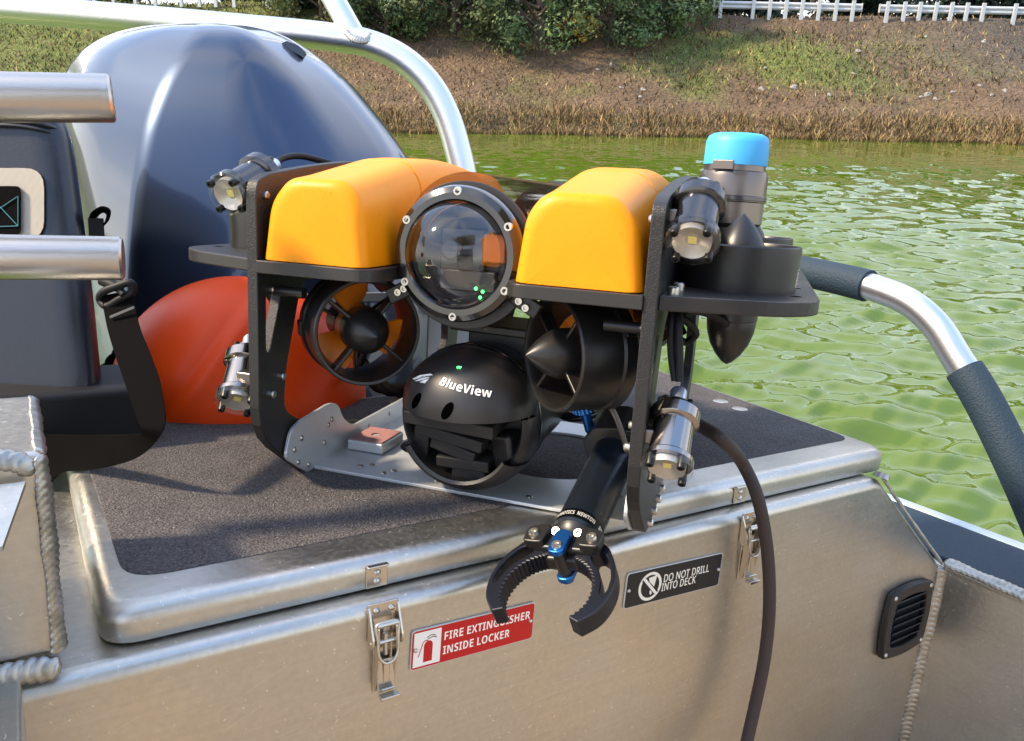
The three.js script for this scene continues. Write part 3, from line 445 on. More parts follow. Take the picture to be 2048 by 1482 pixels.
// added helm console and hard top, unseen, darkening reflections in the dome and the metal
{
  const hc = boatThing('added_helm_console', 'added unseen helm console with windscreen and hard top behind the photographer', 'console');
  const grey = STD({ color: L3(0.5, 0.48, 0.45), roughness: 0.5 }), dark = STD({ color: L3(0.03, 0.03, 0.032), roughness: 0.4 });
  mm('console_body', extrude(filletPoly([[1500, -534], [1500, 250], [1620, 330], [1960, 330], [2000, -534]], 30), 900, 'zy', { bevel: 8 }).translate(-40, 0, 0), grey, hc);
  mm('dash_panel', box(820, 8, 150, -490, 290, 1560, 3, [-0.59, 0, 0]), dark, hc);
  mm('windscreen', box(860, 420, 8, -490, 530, 1760, 3, [0.3, 0, 0]), PHY({ color: L3(0.5, 0.52, 0.55), roughness: 0.05, transmission: 1, thickness: 0 }), hc);
  for (const x of [-960, -20]) for (const z of [1480, 2350]) mm('post', cyl(V(x, -534, z), V(x, 1318, z), 24, 24, 16), M.brushed, hc);
  mm('added_hard_top', box(1500, 50, 1400, -490, 1344, 1850, 20), STD({ color: L3(0.55, 0.5, 0.42), roughness: 0.6 }), hc);
}
const deck = mesh('deck', [box(2.6, 0.02, 2.6, -0.58, -0.545, 1.33)], STD({ color: L3(0.3, 0.235, 0.165), roughness: 0.6, bumpMap: aluBump, bumpScale: 0.0005 }), scene); tag(deck, 'cockpit deck of the boat', null, null, 'structure'); aboard.push(deck);
// grab rail on the gunwale: foam, bare bend, foam
{
  const rail = boatThing('grab_rail', 'bent aluminium grab rail with black foam sleeves over the gunwale', 'rail');
  const all = smoothPts([V(735, 190, -420), V(735, 186, -300), V(735, 177, -156), V(735, 171, -104), V(735, 158, -53), V(735, 134, -15), V(735, 97, 19), V(735, 59, 54), V(735, -15, 109), V(735, -110, 172), V(735, -172, 212)], 160);
  const cut = (z0, z1) => all.filter((p) => p.z >= z0 && p.z <= z1);
  const sweep = (pts, r, n) => [tube(pts, r, n, 24), sph(r, pts[0].x, pts[0].y, pts[0].z).scale(1, 1, 1), sph(r, pts.at(-1).x, pts.at(-1).y, pts.at(-1).z)];
  mm('bare_tube', [tube(all, 18.5, 140, 24)], STD({ color: L3(0.7, 0.71, 0.75), metalness: 1, roughness: 0.36, bumpMap: aluBump, bumpScale: 0.0002 }), rail);
  const sleeve = (pts) => { const c = new THREE.CatmullRomCurve3(pts); return [new THREE.TubeGeometry(c, 50, 22.5, 26), ...[0, 1].map((t) => place(new THREE.RingGeometry(18, 22.5, 26).rotateX(-Math.PI / 2), c.getPointAt(t), c.getTangentAt(t)))]; };
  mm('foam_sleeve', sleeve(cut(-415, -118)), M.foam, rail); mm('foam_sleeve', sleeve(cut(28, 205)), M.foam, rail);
}
// tow arch behind the motor
{
  const arch = boatThing('tow_arch', 'bright aluminium tube arch bending down behind the outboard motor', 'rail');
  const P = (u, v, d = 1.5) => PD(u, v, d).multiplyScalar(1000);
  mm('main_tube', tube([P(-400, -12), P(-100, 9), P(200, 32), P(500, 58), P(660, 74), P(740, 88), P(806, 119), P(858, 168), P(893, 230), P(918, 310), P(936, 400), P(955, 560), P(970, 800)], 26, 200, 24), M.archAlu = STD({ color: L3(0.78, 0.76, 0.74), metalness: 1, roughness: 0.34, bumpMap: aluBump, bumpScale: 0.0003 }), arch);
  mm('brace_tube', cyl(P(600, -120), P(712, 78), 22, 22, 20), M.archAlu, arch);
  mm('weld_bead', weld([P(690, 62, 1.476), P(708, 78, 1.472), P(730, 80, 1.474), P(742, 66, 1.48)], 7, 5, 17, camB.fw.clone().negate()), M.weld, arch);
}
// brushed tubes entering from the left
for (const [v, u, d, r, lab] of [[197, 226, 0.56, 16.8, 'brushed metal tube end above the black bag'], [517, 247, 0.56, 15.6, 'brushed metal tube end crossing the middle of the black bag']]) {
  const t = boatThing('rail_tube', lab, 'rail', 'brushed tube ends'); const e = PD(u, v, d).multiplyScalar(1000), s = PD(-330, v - 6, 0.5).multiplyScalar(1000), L = e.distanceTo(s);
  mm('tube', lathe([[r, 0], [r, L - 6]], s, e.clone().sub(s), 40), M.brushed, t);
  mm('end_cap', lathe([[r, L - 6], [r, L - 1.6], [r - 1.5, L], [0, L]], s, e.clone().sub(s), 40), M.brushed, t);
}
// outboard motor
const camPt = (a, b, d) => camB.p.clone().addScaledVector(camB.rt, a).addScaledVector(camB.up, b).addScaledVector(camB.fw, d);
{
  const eng = boatThing('outboard_motor', 'large glossy dark blue outboard motor cowling at the stern', 'outboard motor');
  const rows = [[47, 350, 405, 455], [51, 292, 402, 500], [61, 240, 398, 545], [78, 196, 388, 585], [100, 163, 370, 622], [130, 138, 350, 664], [165, 121, 330, 704], [210, 112, 311, 744], [260, 112, 294, 784], [320, 121, 281, 824], [400, 133, 268, 862], [500, 148, 256, 888], [620, 163, 248, 898], [760, 180, 244, 892], [920, 196, 246, 880]];
  const D = 1.2, rings = [];
  const ri = new THREE.CatmullRomCurve3(rows.map((r) => V(r[1], r[2], r[3]))), rv = new THREE.CatmullRomCurve3(rows.map((r) => V(r[0], 0, 0)));
  for (let k = 0; k <= 46; k++) {
    const t = Math.pow(k / 46, 1.25), q = ri.getPoint(t), v = rv.getPoint(t).x, b = -(v - 741) / F * D, X = (u, d = D) => (u - 1024) / F * d, w = (q.z - q.x) / 780;
    const W = Math.min(1, Math.sqrt(w)), poly = [[q.x, D + 0.04], [q.x + (q.y - q.x) * 0.25, D - 0.1 * W], [q.y, D - 0.2 * W], [q.y + (q.z - q.y) * 0.6, D - 0.2 * W], [q.z, D + 0.02], [q.z - 20 * w, D + 0.3 * W], [q.x + 30 * w, D + 0.3 * W]].map(([u, d]) => [X(u, d), d]);
    const f = filletPoly(poly, [0.02, 0.06, 0.015, 0.2, 0.08, 0.2, 0.2], 8);
    rings.push(f.map(([a, d]) => camPt(a, -(v - 741) / F * d, d).multiplyScalar(1000)));
  }
  mm('cowling', loft(rings, { cr: 0 }), M.cowl, eng);
  const P = (u, v, d) => PD(u, v, d).multiplyScalar(1000);
  mm('cowling_trim', strip([P(575, 84, 1.15), P(598, 93, 1.15), P(612, 106, 1.15)], [P(562, 90, 1.15), P(586, 104, 1.15), P(606, 116, 1.15)], 8), M.cowlTrim, eng);
}
// red buoys at the stern
{
  const b = boatThing('round_buoy', 'large orange red inflatable buoy behind the locker', 'buoy'); const c = PD(488, 795, 1.02).multiplyScalar(1000), r = 156, ax = camB.rt.clone().multiplyScalar(-0.75).addScaledVector(camB.up, 0.55).addScaledVector(camB.fw, -0.35).normalize();
  const pr = []; for (let k = 0; k <= 60; k++) { const a = k / 60 * Math.PI, g = 5 * Math.exp(-(((a / DEG - 62) / 2.2) ** 2)) - 4 * Math.exp(-(((a / DEG - 67) / 3) ** 2)); pr.push([(r - g) * Math.sin(a) * (1 + 0.02 * Math.cos(a)), (r - g) * Math.cos(a) * 1.03]); }
  mm('buoy_body', lathe(pr.reverse(), c, ax, 56, 2), M.buoy, b);
  const f = boatThing('small_fender', 'small red fender seen through the gap by the dome', 'fender'); const q = PD(880, 640, 1.25).multiplyScalar(1000);
  mm('fender_body', lathe([[0, -90], [25, -86], [42, -66], [48, -40], [48, 40], [42, 66], [25, 86], [0, 90]], q, V(0.2, 1, 0.1), 30, 1.2), M.buoy, f); mm('fender_eye', place(new THREE.TorusGeometry(9, 4, 8, 16), q.clone().add(V(18, 94, 9)), V(1, 0, 0)), M.buoy, f);
}
// transom plate with cutouts, and rope
{
  const t = boatThing('transom_plate', 'grey transom plate with two rounded cutouts behind the locker lid', 'metal plate');
  mm('plate', extrude(filletPoly([[-40, -120], [310, -120], [310, 128], [-40, 128]], 14), 5, 'xy', { holes: [filletPoly([[-24, -12], [57, -12], [57, 116], [-24, 116]], 14).reverse(), filletPoly([[107, -6], [228, -6], [228, 116], [107, 116]], 14).reverse()], bevel: 1 }).translate(0, 0, -470), M.greyPlate, t);
  mm('stern_blocks', [box(95, 150, 60, 10, 5, -600, 12), box(60, 120, 50, 40, -30, -560, 10)], M.black, t);  // two plain black blocks behind the left cutout
}
function rope(name, label, pts, r, parent) {
  const o = boatThing(name, label, 'rope', 'black ropes at the stern'); const c = new THREE.CatmullRomCurve3(pts), L = c.getLength(), n = Math.round(L / 4), fr = c.computeFrenetFrames(n);
  for (let s = 0; s < 3; s++) { const P = []; for (let i = 0; i <= n; i++) { const p = c.getPointAt(i / n), a = i / n * L / (r * 6) * 6.283 + s * 2.094; P.push(p.clone().addScaledVector(fr.normals[i], Math.cos(a) * r * 0.55).addScaledVector(fr.binormals[i], Math.sin(a) * r * 0.55)); } mm('strand', tube(P, r * 0.55, n * 2, 7), M.webbing, o); }
}
const P3 = (u, v, d) => PD(u, v, d).multiplyScalar(1000);
rope('mooring_rope', 'black rope running through the transom cutout', [P3(715, 690, 0.98), P3(728, 735, 0.97), P3(752, 768, 0.95), P3(790, 780, 0.94), P3(830, 776, 0.95)], 8);
rope('mooring_rope', 'black rope knotted below the strap', [P3(185, 812, 0.93), P3(212, 838, 0.92), P3(235, 818, 0.915), P3(262, 822, 0.92), P3(290, 838, 0.93)], 7);
rope('mooring_rope', 'black rope between the bag and the red buoy', [P3(170, 770, 0.95), P3(205, 745, 0.94), P3(228, 718, 0.94), P3(250, 690, 0.95)], 7);
// black vinyl bag
{
  const bag = boatThing('dry_bag', 'black vinyl gear bag with a beige canvas patch', 'bag');
  const rows = [[196, 60], [205, 88], [225, 118], [255, 138], [300, 150], [400, 164], [500, 177], [600, 189], [700, 199], [760, 204], [785, 202], [798, 192], [803, 176]];
  const D = 0.80, rings = []; const cv = new THREE.CatmullRomCurve3(rows.map(([v, u]) => V(v, u, 0)));
  for (let k = 0; k <= 40; k++) { const q = cv.getPoint(k / 40), X = (u) => (u - 1024) / F * D, ins = k < 4 ? (4 - k) * 0.012 : k > 36 ? (k - 36) * 0.008 : 0; const b = -(q.x - 741) / F * D, xr = X(q.y), xl = X(-420); rings.push(filletPoly([[xl, D - 0.04 + ins], [xr * (1 - 0.04 / D), D - 0.04 + ins], [xr * (1 + 0.13 / D) - 0.004, D + 0.13 - ins], [xl, D + 0.13 - ins]], 0.045, 8).map(([a, d]) => camPt(a, b * d / D, d).multiplyScalar(1000))); }
  mm('bag_body', loft(rings, { cr: 0 }), M.vinyl, bag);
  const pr = (u0, u1, v0, v1, d, r, th) => { const pts = filletPoly([[u0, v0], [u1, v0], [u1, v1], [u0, v1]], r, 5); return loft([pts.map(([u, v]) => P3(u, v, d)), pts.map(([u, v]) => P3(u, v, d - th))], { cr: 0.4 }); };
  mm('canvas_patch', pr(-120, 88, 336, 480, 0.7615, 40, 0.004), M.canvas, bag);
  mm('strap_tab', pr(-70, 42, 372, 470, 0.757, 12, 0.003), M.webbing, bag);
  const st = (a, b) => cyl(P3(...a, 0.7532), P3(...b, 0.7532), 0.45, 0.45, 6);
  mm('stitching', [st([-20, 454], [36, 452]), st([36, 452], [36, 392]), st([-20, 392], [36, 452]), st([-20, 430], [34, 394])], M.teal, bag);
  mm('seam_piping', tube([P3(-100, 236, 0.757), P3(40, 240, 0.757), P3(92, 250, 0.762), P3(118, 262, 0.775), P3(140, 288, 0.80)], 2.4, 40, 8), M.vinyl, bag);
  mm('seam_piping', tube([P3(-100, 248, 0.757), P3(40, 252, 0.757), P3(92, 262, 0.762), P3(120, 276, 0.777), P3(143, 300, 0.80)], 1.6, 40, 8), M.vinyl, bag);
  mm('base_skirt', box(170, 60, 120, -245, 30, -362, 8), M.rubber, bag);
}
// webbing strap with its buckle
{
  const s = boatThing('webbing_strap', 'black webbing strap looped over the corner of the mat', 'strap');
  const E = [[203, 592, 266, 580, 0.72], [209, 625, 271, 615, 0.715], [216, 660, 280, 655, 0.705], [229, 705, 300, 705, 0.69], [246, 755, 318, 755, 0.675], [263, 805, 328, 805, 0.66], [275, 840, 331, 838, 0.65], [283, 858, 326, 862, 0.645], [280, 866, 308, 888, 0.65], [255, 869, 280, 912, 0.66], [210, 870, 240, 928, 0.68], [150, 870, 180, 940, 0.70], [95, 868, 118, 948, 0.72], [60, 866, 90, 985, 0.73]];
  const A = smoothPts(E.map(([u, v, , , d]) => P3(u, v, d)), 70), B = smoothPts(E.map(([, , u, v, d]) => P3(u, v, d)), 70);
  mm('strap', strip(A, B, 1.6), M.webbing, s);
  mm('keeper', strip([P3(220, 632, 0.708), P3(268, 612, 0.708)], [P3(221, 637, 0.708), P3(269, 617, 0.708)], 2), STD({ color: L3(0.1, 0.1, 0.1), roughness: 0.6 }), s);
  mm('buckle', [tube([P3(200, 600, 0.722), P3(204, 586, 0.716), P3(236, 572, 0.712), P3(262, 566, 0.712), P3(267, 582, 0.716), P3(240, 598, 0.716), P3(212, 612, 0.72)], 3.6, 60, 10, true), cyl(P3(205, 560, 0.72), P3(238, 576, 0.715), 5.5, 4.5, 12), cyl(P3(238, 576, 0.715), P3(248, 590, 0.713), 3.5, 3.5, 12)], M.rubber, s);
  const l = boatThing('strap_loop', 'small black strap loop clipped at the side of the bag', 'strap');
  mm('loop', strip(smoothPts([P3(178, 440, 0.80), P3(185, 425, 0.79), P3(205, 414, 0.785), P3(219, 420, 0.785), P3(217, 438, 0.79), P3(206, 450, 0.8)], 30), smoothPts([P3(180, 452, 0.82), P3(190, 436, 0.81), P3(206, 424, 0.805), P3(214, 428, 0.805), P3(212, 442, 0.81), P3(203, 456, 0.82)], 30), 2), M.webbing, l);
  mm('clip', [box(14, 26, 6).translate(...P3(193, 462, 0.80).toArray())], M.rubber, l);
}

// ---------------------------------------------------------------- the underwater robot (millimetres in its own frame: x across, y up from the base plates, z forward)
const rov = boatThing('underwater_robot', 'black framed underwater robot with orange floats, clear dome, sonar and gripper', 'underwater robot');
rov.position.set(0, YB, 0); rov.rotation.y = RYAW;
const mirZ = (pts) => pts.map(([z, y]) => [-457 - z, y]).reverse();
for (const sx of [-1, 1]) {
  const front = [[-228, 91], [-150, 87], [-80, 79], [-16, 69], [-3, 63], [0, 56]].reverse();
  const legF = [[-190, -212], [-78, -212], [0, -152]], inner = [[-190, -184], [-63, -153], [-36, -136], [-41, -97], [-63, -31], [-72, -22]];
  const out = [...filletPoly([[-457, 56], [-454, 63], [-441, 69], [-377, 79], [-307, 87], [-228, 91], [-150, 87], [-80, 79], [-16, 69], [-3, 63], [0, 56], [0, -152], [-78, -212], [-190, -212], [-190, -186], [-66, -155], [-36, -136], [-41, -97], [-63, -31], [-74, -22], [-383, -22], [-394, -31], [-416, -97], [-421, -136], [-391, -155], [-267, -186], [-267, -212], [-379, -212], [-457, -152]], [8, 4, 8, 30, 30, 30, 30, 30, 8, 4, 8, 26, 16, 3, 6, 12, 12, 10, 8, 8, 8, 8, 10, 12, 12, 6, 3, 16, 26], 3)].reverse();
  const win = filletPoly([[-12, -30], [-33, -32], [-15, -82], [-11, -76]], 3, 2), win2 = win.map(([z, y]) => [-457 - z, y]).reverse();
  mm('side_panel', extrude(out, 10, 'zy', { holes: [win, win2], bevel: 0.9 }).translate(sx < 0 ? -158 : 168, 0, 0), M.hdpe, rov);
  // base plate under each float
  const bp = filletPoly([[sx * 158, 2], [sx * 62, 2], [sx * 52, -14], [sx * 52, -440], [sx * 158, -440]], [1, 16, 8, 8, 2], 5); if (sx < 0) bp.reverse();
  mm('base_plate', extrude(bp, 10.5, 'xz', { bevel: 0.8 }), M.plate, rov);
  // floats, front and rear block
  const sec = (z, i, h) => { const xo = 156.5 - i, xi = 60.5 + i, H = h - i; const p = filletPoly([[xo, 0.6], [xo - 7, H - 20], [xo - 24, H], [xi + 20, H], [xi + 6, H - 17], [xi, 0.6]], [1, 11, 11, 11, 11, 1], 5); const q = p.map(([x, y]) => V(sx * x, y, z)); return sx > 0 ? q : q.reverse(); };
  const hTop = (z) => z > -16 ? 68 : 68 + (-16 - z) * 0.2 * Math.max(0.3, 1 - Math.max(0, -z - 120) / 260);
  const fr = []; for (let k = 0; k <= 7; k++) { const a = k / 7 * Math.PI / 2; fr.push(sec(-2 - 10 * (1 - Math.cos(a)), 10 * (1 - Math.sin(a)), 68)); }
  for (let z = -30; z >= -112; z -= 12) fr.push(sec(z, 0, hTop(z))); fr.push(sec(-113, 0, hTop(-113)), sec(-114.2, 1.4, hTop(-114)));
  const rr = [sec(-115.2, 1.4, hTop(-114)), sec(-116.4, 0, hTop(-116))]; for (let z = -128; z >= -340; z -= 14) rr.push(sec(z, 0, hTop(z))); for (let k = 1; k <= 6; k++) { const a = k / 6 * Math.PI / 2; rr.push(sec(-340 - 44 * Math.sin(a), 18 * (1 - Math.cos(a)), hTop(-340))); }
  mm('float_block', loft(fr.slice().reverse(), { cr: 0.75 }), M.float, rov); mm('float_block', loft(rr.slice().reverse(), { cr: 0.75 }), M.float, rov);
  // thruster outriggers
  const hole = (z) => circ(215, z, 44, 30), slot = (z, x) => circ(x, z, 6, 12), pl = filletPoly([[168, -6], [252, -34], [279, -62], [279, -395], [252, -423], [168, -451]], [2, 26, 30, 30, 26, 2], 5);
  const fx = (pts) => sx > 0 ? pts : pts.map(([x, z]) => [-x, z]).reverse();
  mm('outrigger_plate', extrude(fx(pl), 11, 'xz', { holes: [hole(-120), hole(-337), slot(-85, 262), slot(-155, 264), slot(-300, 264)].map(fx), bevel: 1.2 }), M.plate, rov);
  for (const z of [-24, -58]) mm('plate_bolt', lathe([[0, 5.4], [3.6, 5.4], [4.4, 4.6], [4.4, 0]], V(sx * 176, 0, z), V(0, 1, 0), 14), M.screw, rov);
  // skid flange and its rivets
  mm('skid_flange', extrude(filletPoly([[-31, -180], [-40, -156], [-54, -151], [-108, -146], [-124, -151], [-133, -168], [-154, -182], [-330, -180], [-330, -205], [-72, -208]], [8, 10, 6, 10, 10, 14, 12, 4, 2, 8], 4), 3.2, 'zy', { bevel: 0.6 }).translate(sx < 0 ? -153.5 : 157, 0, 0), M.skid, rov);
  for (const [z, y] of [[-46, -176], [-58, -168], [-52, -190], [-70, -198], [-98, -184], [-112, -164], [-106, -168], [-150, -196], [-190, -192], [-240, -190]]) mm('rivet', lathe([[0, 1.6], [2.2, 1.2], [3, 0]], V(sx * 153.6, y, z), V(-sx, 0, 0), 12, 1), M.screw, rov);
  for (const [z, y] of [[-86, -206], [-112, -205], [-140, -204], [-166, -203]]) mm('foot_bolt', lathe([[0, 4.6], [3, 4.6], [4, 3.6], [4, 0]], V(sx * 168, y + 3, z), V(sx, 0, 0), 12), M.screw, rov);
  for (const [z, y] of [[-29, -103], [-14, -116]]) mm('panel_bolt', lathe([[0, 6], [2.6, 6], [3.4, 5], [3.4, 0]], V(sx * 158, y, z), V(-sx, 0, 0), 12), M.screw, rov);
  for (const [z, y] of [[-12, 52], [-20, -26]]) mm('panel_bolt', lathe([[0, 3], [2.4, 3], [3.2, 2], [3.2, 0]], V(sx * 158, y, z), V(-sx, 0, 0), 12), M.screw, rov);
  mm('strut_post', cyl(V(sx * 158, -27, -22), V(sx * 128, -27, -22), 4.5, 4.5, 12), M.black, rov);
}
// thrusters: duct, nose, stays, propeller, motor tail
function thruster(o, dir, roll, seed) {
  const t = group('thruster', rov); t.position.copy(o).multiplyScalar(0.001); t.quaternion.setFromUnitVectors(V(0, 1, 0), dir.clone().normalize()); t.rotateY(roll);
  mm('duct', lathe([[43, -8], [43.2, -3], [44.5, -0.4], [46.5, 0], [47.6, -1.2], [48, -6], [47.2, -20], [47, -38], [48.6, -40], [48.6, -51], [47, -52.5], [43, -52.5], [40.6, -40], [40.2, -24], [43, -8]], V(0, 0, 0), V(0, 1, 0), 64, 0.5), M.black, t);
  mm('nose_cone', lathe([[0, 24], [1.2, 23], [6, 18.6], [12, 11.5], [17, 3.5], [20, -4], [20.8, -10], [20.8, -20], [0, -20]].reverse(), V(0, 0, 0), V(0, 1, 0), 40, 0.9), M.black, t);
  for (let k = 0; k < 4; k++) { const a = k * Math.PI / 2 + Math.PI / 4; mm('stay', box(26, 13, 3.4, 31.5, -11, 0, 1.4).rotateY(a), M.black, t); }
  const pr = [lathe([[19, -22], [20, -26], [20, -38], [18, -41]], V(0, 0, 0), V(0, 1, 0), 30, 0.9)];
  for (let k = 0; k < 3; k++) { const a = k * 2.094 + seed, As = [], Bs = []; for (let i = 0; i <= 8; i++) { const r = 17 + 22.5 * i / 8, w = 0.42 + 0.1 * Math.sin(i / 8 * 2.6), p = 12 - 5 * i / 8; As.push(V(r * Math.cos(a - w), -31 + p, r * Math.sin(a - w))); Bs.push(V(r * Math.cos(a + w), -31 - p, r * Math.sin(a + w))); } const mid = As.map((q, i) => { const r = 17 + 22.5 * i / 8; return V(r * Math.cos(a), -31.5, r * Math.sin(a)); }); pr.push(strip(As, mid, 1.6), strip(mid, Bs, 1.6)); }
  mm('propeller', pr, M.prop, t);
  mm('motor_tail', lathe([[19.6, -42], [20.5, -50], [20.5, -62], [20, -62.8], [20.2, -63.6], [19, -73], [15.8, -83], [10.5, -92], [4.5, -98.5], [0, -101]].reverse(), V(0, 0, 0), V(0, 1, 0), 36, 0.5), M.black, t);
  for (let k = 0; k < 3; k++) { const a = k * 2.094 + 0.5; mm('tail_stay', box(28, 9, 3.2, 33, -48, 0, 1.2).rotateY(a), M.black, t); mm('duct_clip', box(6, 10, 14, 47.4, -45, 0, 1.4).rotateY(a + 0.5), M.black, t); }
  return t;
}
const q45 = Math.SQRT1_2;
thruster(V(-82, -59.5, -50), V(q45, 0, q45), 0.88, 0.4); thruster(V(82, -59.5, -50), V(-q45, 0, q45), 0.88, 1.2);
thruster(V(-82, -59.5, -407), V(q45, 0, -q45), 0.3, 0.1); thruster(V(82, -59.5, -407), V(-q45, 0, -q45), 0.3, 0.9);
for (const sx of [-1, 1]) for (const z of [-120, -337]) thruster(V(sx * 216, 36, z), V(0, 1, 0), 0.2, 0.7 + z * 0.01);
// lamps
function lamp(front, back, body = M.anod) {
  const t = group('lamp', rov), d = front.clone().sub(back).normalize(), L = 50; t.position.copy(front).multiplyScalar(0.001); t.quaternion.setFromUnitVectors(V(0, 1, 0), d);
  mm('barrel', lathe([[0, -58], [12, -58], [13, -57], [13, -53], [18, -52], [18.6, -51], [18.6, -42], [17.6, -41], [15, -40], [15, -12], [17.6, -11], [18.4, -10], [18.4, -6.2], [0, -6.2]].reverse(), V(0, 0, 0), V(0, 1, 0), 40, 0.5), body, t);
  mm('reflector', lathe([[0, -5.2], [5, -5.2], [11, -2.6], [13.2, -1], [13.6, -6.1]].reverse(), V(0, 0, 0), V(0, 1, 0), 40, 0.4), M.dish, t);
  mm('emitter', box(6, 0.8, 6, 0, -4.6, 0, 0.3), M.led, t);
  mm('lens', lathe([[18.6, -5.8], [18.8, -1], [17.4, 0.8], [14.5, 1.2], [12, 2.6], [6, 4.6], [0, 5.2]], V(0, 0, 0), V(0, 1, 0), 40, 0.5), M.lens, t);
  for (let k = 0; k < 4; k++) { const a = k * Math.PI / 2 + 0.7; mm('lens_bolt', lathe([[0, 2.6], [1.2, 2.6], [1.4, 3.6], [2.7, 3.6], [3, 3], [3, -6]].reverse(), V(15.4 * Math.cos(a), 0, 15.4 * Math.sin(a)), V(0, 1, 0), 12), M.screwDark, t); mm('flange_bolt', lathe([[0, 4], [2.4, 4], [2.7, 3.4], [2.7, 0]].reverse(), V(15 * Math.cos(a), -52, 15 * Math.sin(a)), V(0, -1, 0), 10), M.screwDark, t); }
  mm('cable_gland', lathe([[0, -73], [5.5, -73], [6.5, -71], [6.5, -58], [0, -58]].reverse(), V(0, 0, 0), V(0, 1, 0), 18), M.penet, t);
  return t;
}
lamp(V(187, 37.5, 0), V(186.5, 70, -46)); lamp(V(-187, 50, -2), V(-187, 69, -47));
const silverBody = STD({ color: L3(0.34, 0.31, 0.29), metalness: 1, roughness: 0.16 });
lamp(V(187, -122, 10), V(185.8, -86, -33), silverBody); lamp(V(-184, -126, -4), V(-199, -92, -40), silverBody);
mm('cable', tube([V(187, -63, -20), V(185, -45, -24), V(181, -20, -30), V(180, -6, -45)], 3, 30, 8), M.rubber, rov);
mm('cable', tube([V(184, -63, -22), V(179, -45, -26), V(176, -22, -30), V(175, -6, -40)], 3, 30, 8), M.rubber, rov);
mm('cable', tube([V(-187, 76, -64), V(-190, 84, -84), V(-188, 88, -110), V(-175, 84, -140)], 3, 30, 8), M.rubber, rov);
mm('cable', tube([V(216, -30, -105), V(200, -20, -90), V(186, -18, -80), V(178, -26, -70), V(182, -34, -64)], 3.6, 40, 8), M.rubber, rov);
mm('cable', tube([V(175, -18, -50), V(186, -24, -56), V(192, -34, -66), V(184, -42, -72), V(176, -34, -64)], 3, 40, 8), M.rubber, rov);
for (const sx of [-1, 1]) { mm('lamp_bracket', box(22, 10, 14, sx * 176, 55, -30, 2), M.anodGrey, rov); mm('lamp_bracket', box(20, 12, 12, sx * 176, -104, -12, 2), M.anodGrey, rov); }
// dome, ring and housing tube
{
  const h = group('dome_housing', rov), c = V(0, 14, -44), Z = V(0, 0, 1);
  mm('retaining_ring', lathe([[42.5, -12], [42.5, 4], [44, 6], [49, 6], [53.6, 3.4], [55, 0.5], [55, -12]].reverse(), c, Z, 72, 0.5), M.blackGloss, h);
  mm('clamp_flange', lathe([[46, -16], [46, -12.4], [60, -12.4], [60.6, -13], [60.6, -19], [46, -19]].reverse(), c.clone().add(V(0, -2, 0)), Z, 64, 0.5), M.plate, h);
  for (const sx of [-1, 1]) mm('flange_bracket', box(26, 14, 6, sx * 56, -22, -58, 2, [0, 0, -sx * 0.5]), M.plate, h);
  mm('inner_shroud', lathe([[41.5, -22], [41.5, -2]], c, Z, 48), M.slot, h);
  const D = []; for (let k = 0; k <= 22; k++) { const a = k / 22 * Math.PI / 2; D.push([42.4 * Math.cos(a), 40 * Math.sin(a)]); }
  mm('dome', lathe(D, c, Z, 72, 2), M.acryl, h);
  for (let k = 0; k < 6; k++) { const a = (90 + k * 60) * DEG, p = V(50 * Math.cos(a), 50 * Math.sin(a), 4.4).add(c); mm('ring_screw', lathe([[0, 0.8], [1.7, 0.8], [1.9, 2.2], [3.2, 2.2], [3.6, 1.4], [3.6, -3]].reverse(), p, Z, 16), M.screw, h); }
  for (const [x, y] of [[-51, -19], [-56.5, -22.5], [51, -20], [57, -25]]) mm('ring_screw', lathe([[0, 0.8], [1.5, 0.8], [1.7, 2.2], [3, 2.2], [3.3, 1.4], [3.3, -3]].reverse(), V(x, y, -54), Z, 14), M.screw, h);
  mm('housing_tube', lathe([[57, -300], [57, -20]], c.clone().add(V(0, 9, 0)), Z, 64), M.tubeAcryl, h);
  mm('end_cap', lathe([[0, -318], [57, -318], [59.5, -316], [59.5, -298], [0, -298]].reverse(), c.clone().add(V(0, 9, 0)), Z, 48, 0.5), M.anod, h);
  mm('electronics_tray', [box(78, 4, 250, 0, 6, -195, 1), box(60, 34, 60, 0, 26, -130, 3), box(50, 26, 90, -6, 22, -230, 3), lathe([[0, -26], [41, -26], [41, -22], [0, -22]].reverse(), c, Z, 40, 0.5)], M.board, h);
  mm('camera_mount', [box(40, 46, 6, -2, 12, -62, 2), lathe([[10, -14], [10, 4], [7, 8], [0, 8]], V(-6, 18, -50), Z, 24), box(50, 18, 8, 4, -8, -60, 2)], M.black, h);
  mm('bracket', [box(20, 24, 5, 27, 20, -58, 2)], STD({ color: L3(0.22, 0.05, 0.008), roughness: 0.5 }), h);
  for (const [x, y] of [[14, -13], [20, -15], [18, -20]]) mm('status_light', sph(1.5, x, y, -52, 10, 8), M.ledGreen, h);
}
mm('cable', tube([V(118, -96, -90), V(132, -112, -84), V(140, -134, -92), V(142, -150, -104)], 2.4, 30, 8), STD({ color: L3(0.12, 0.1, 0.09), roughness: 0.4 }), rov);
mm('cable', tube([V(-60, -40, -260), V(-44, -90, -250), V(-50, -140, -245), V(-64, -190, -240)], 5, 30, 10), M.blackGloss, rov);
mm('cable', tube([V(92, -70, -150), V(120, -90, -170), V(110, -130, -185), V(70, -150, -190), V(40, -140, -200)], 5, 40, 10), M.blackGloss, rov);
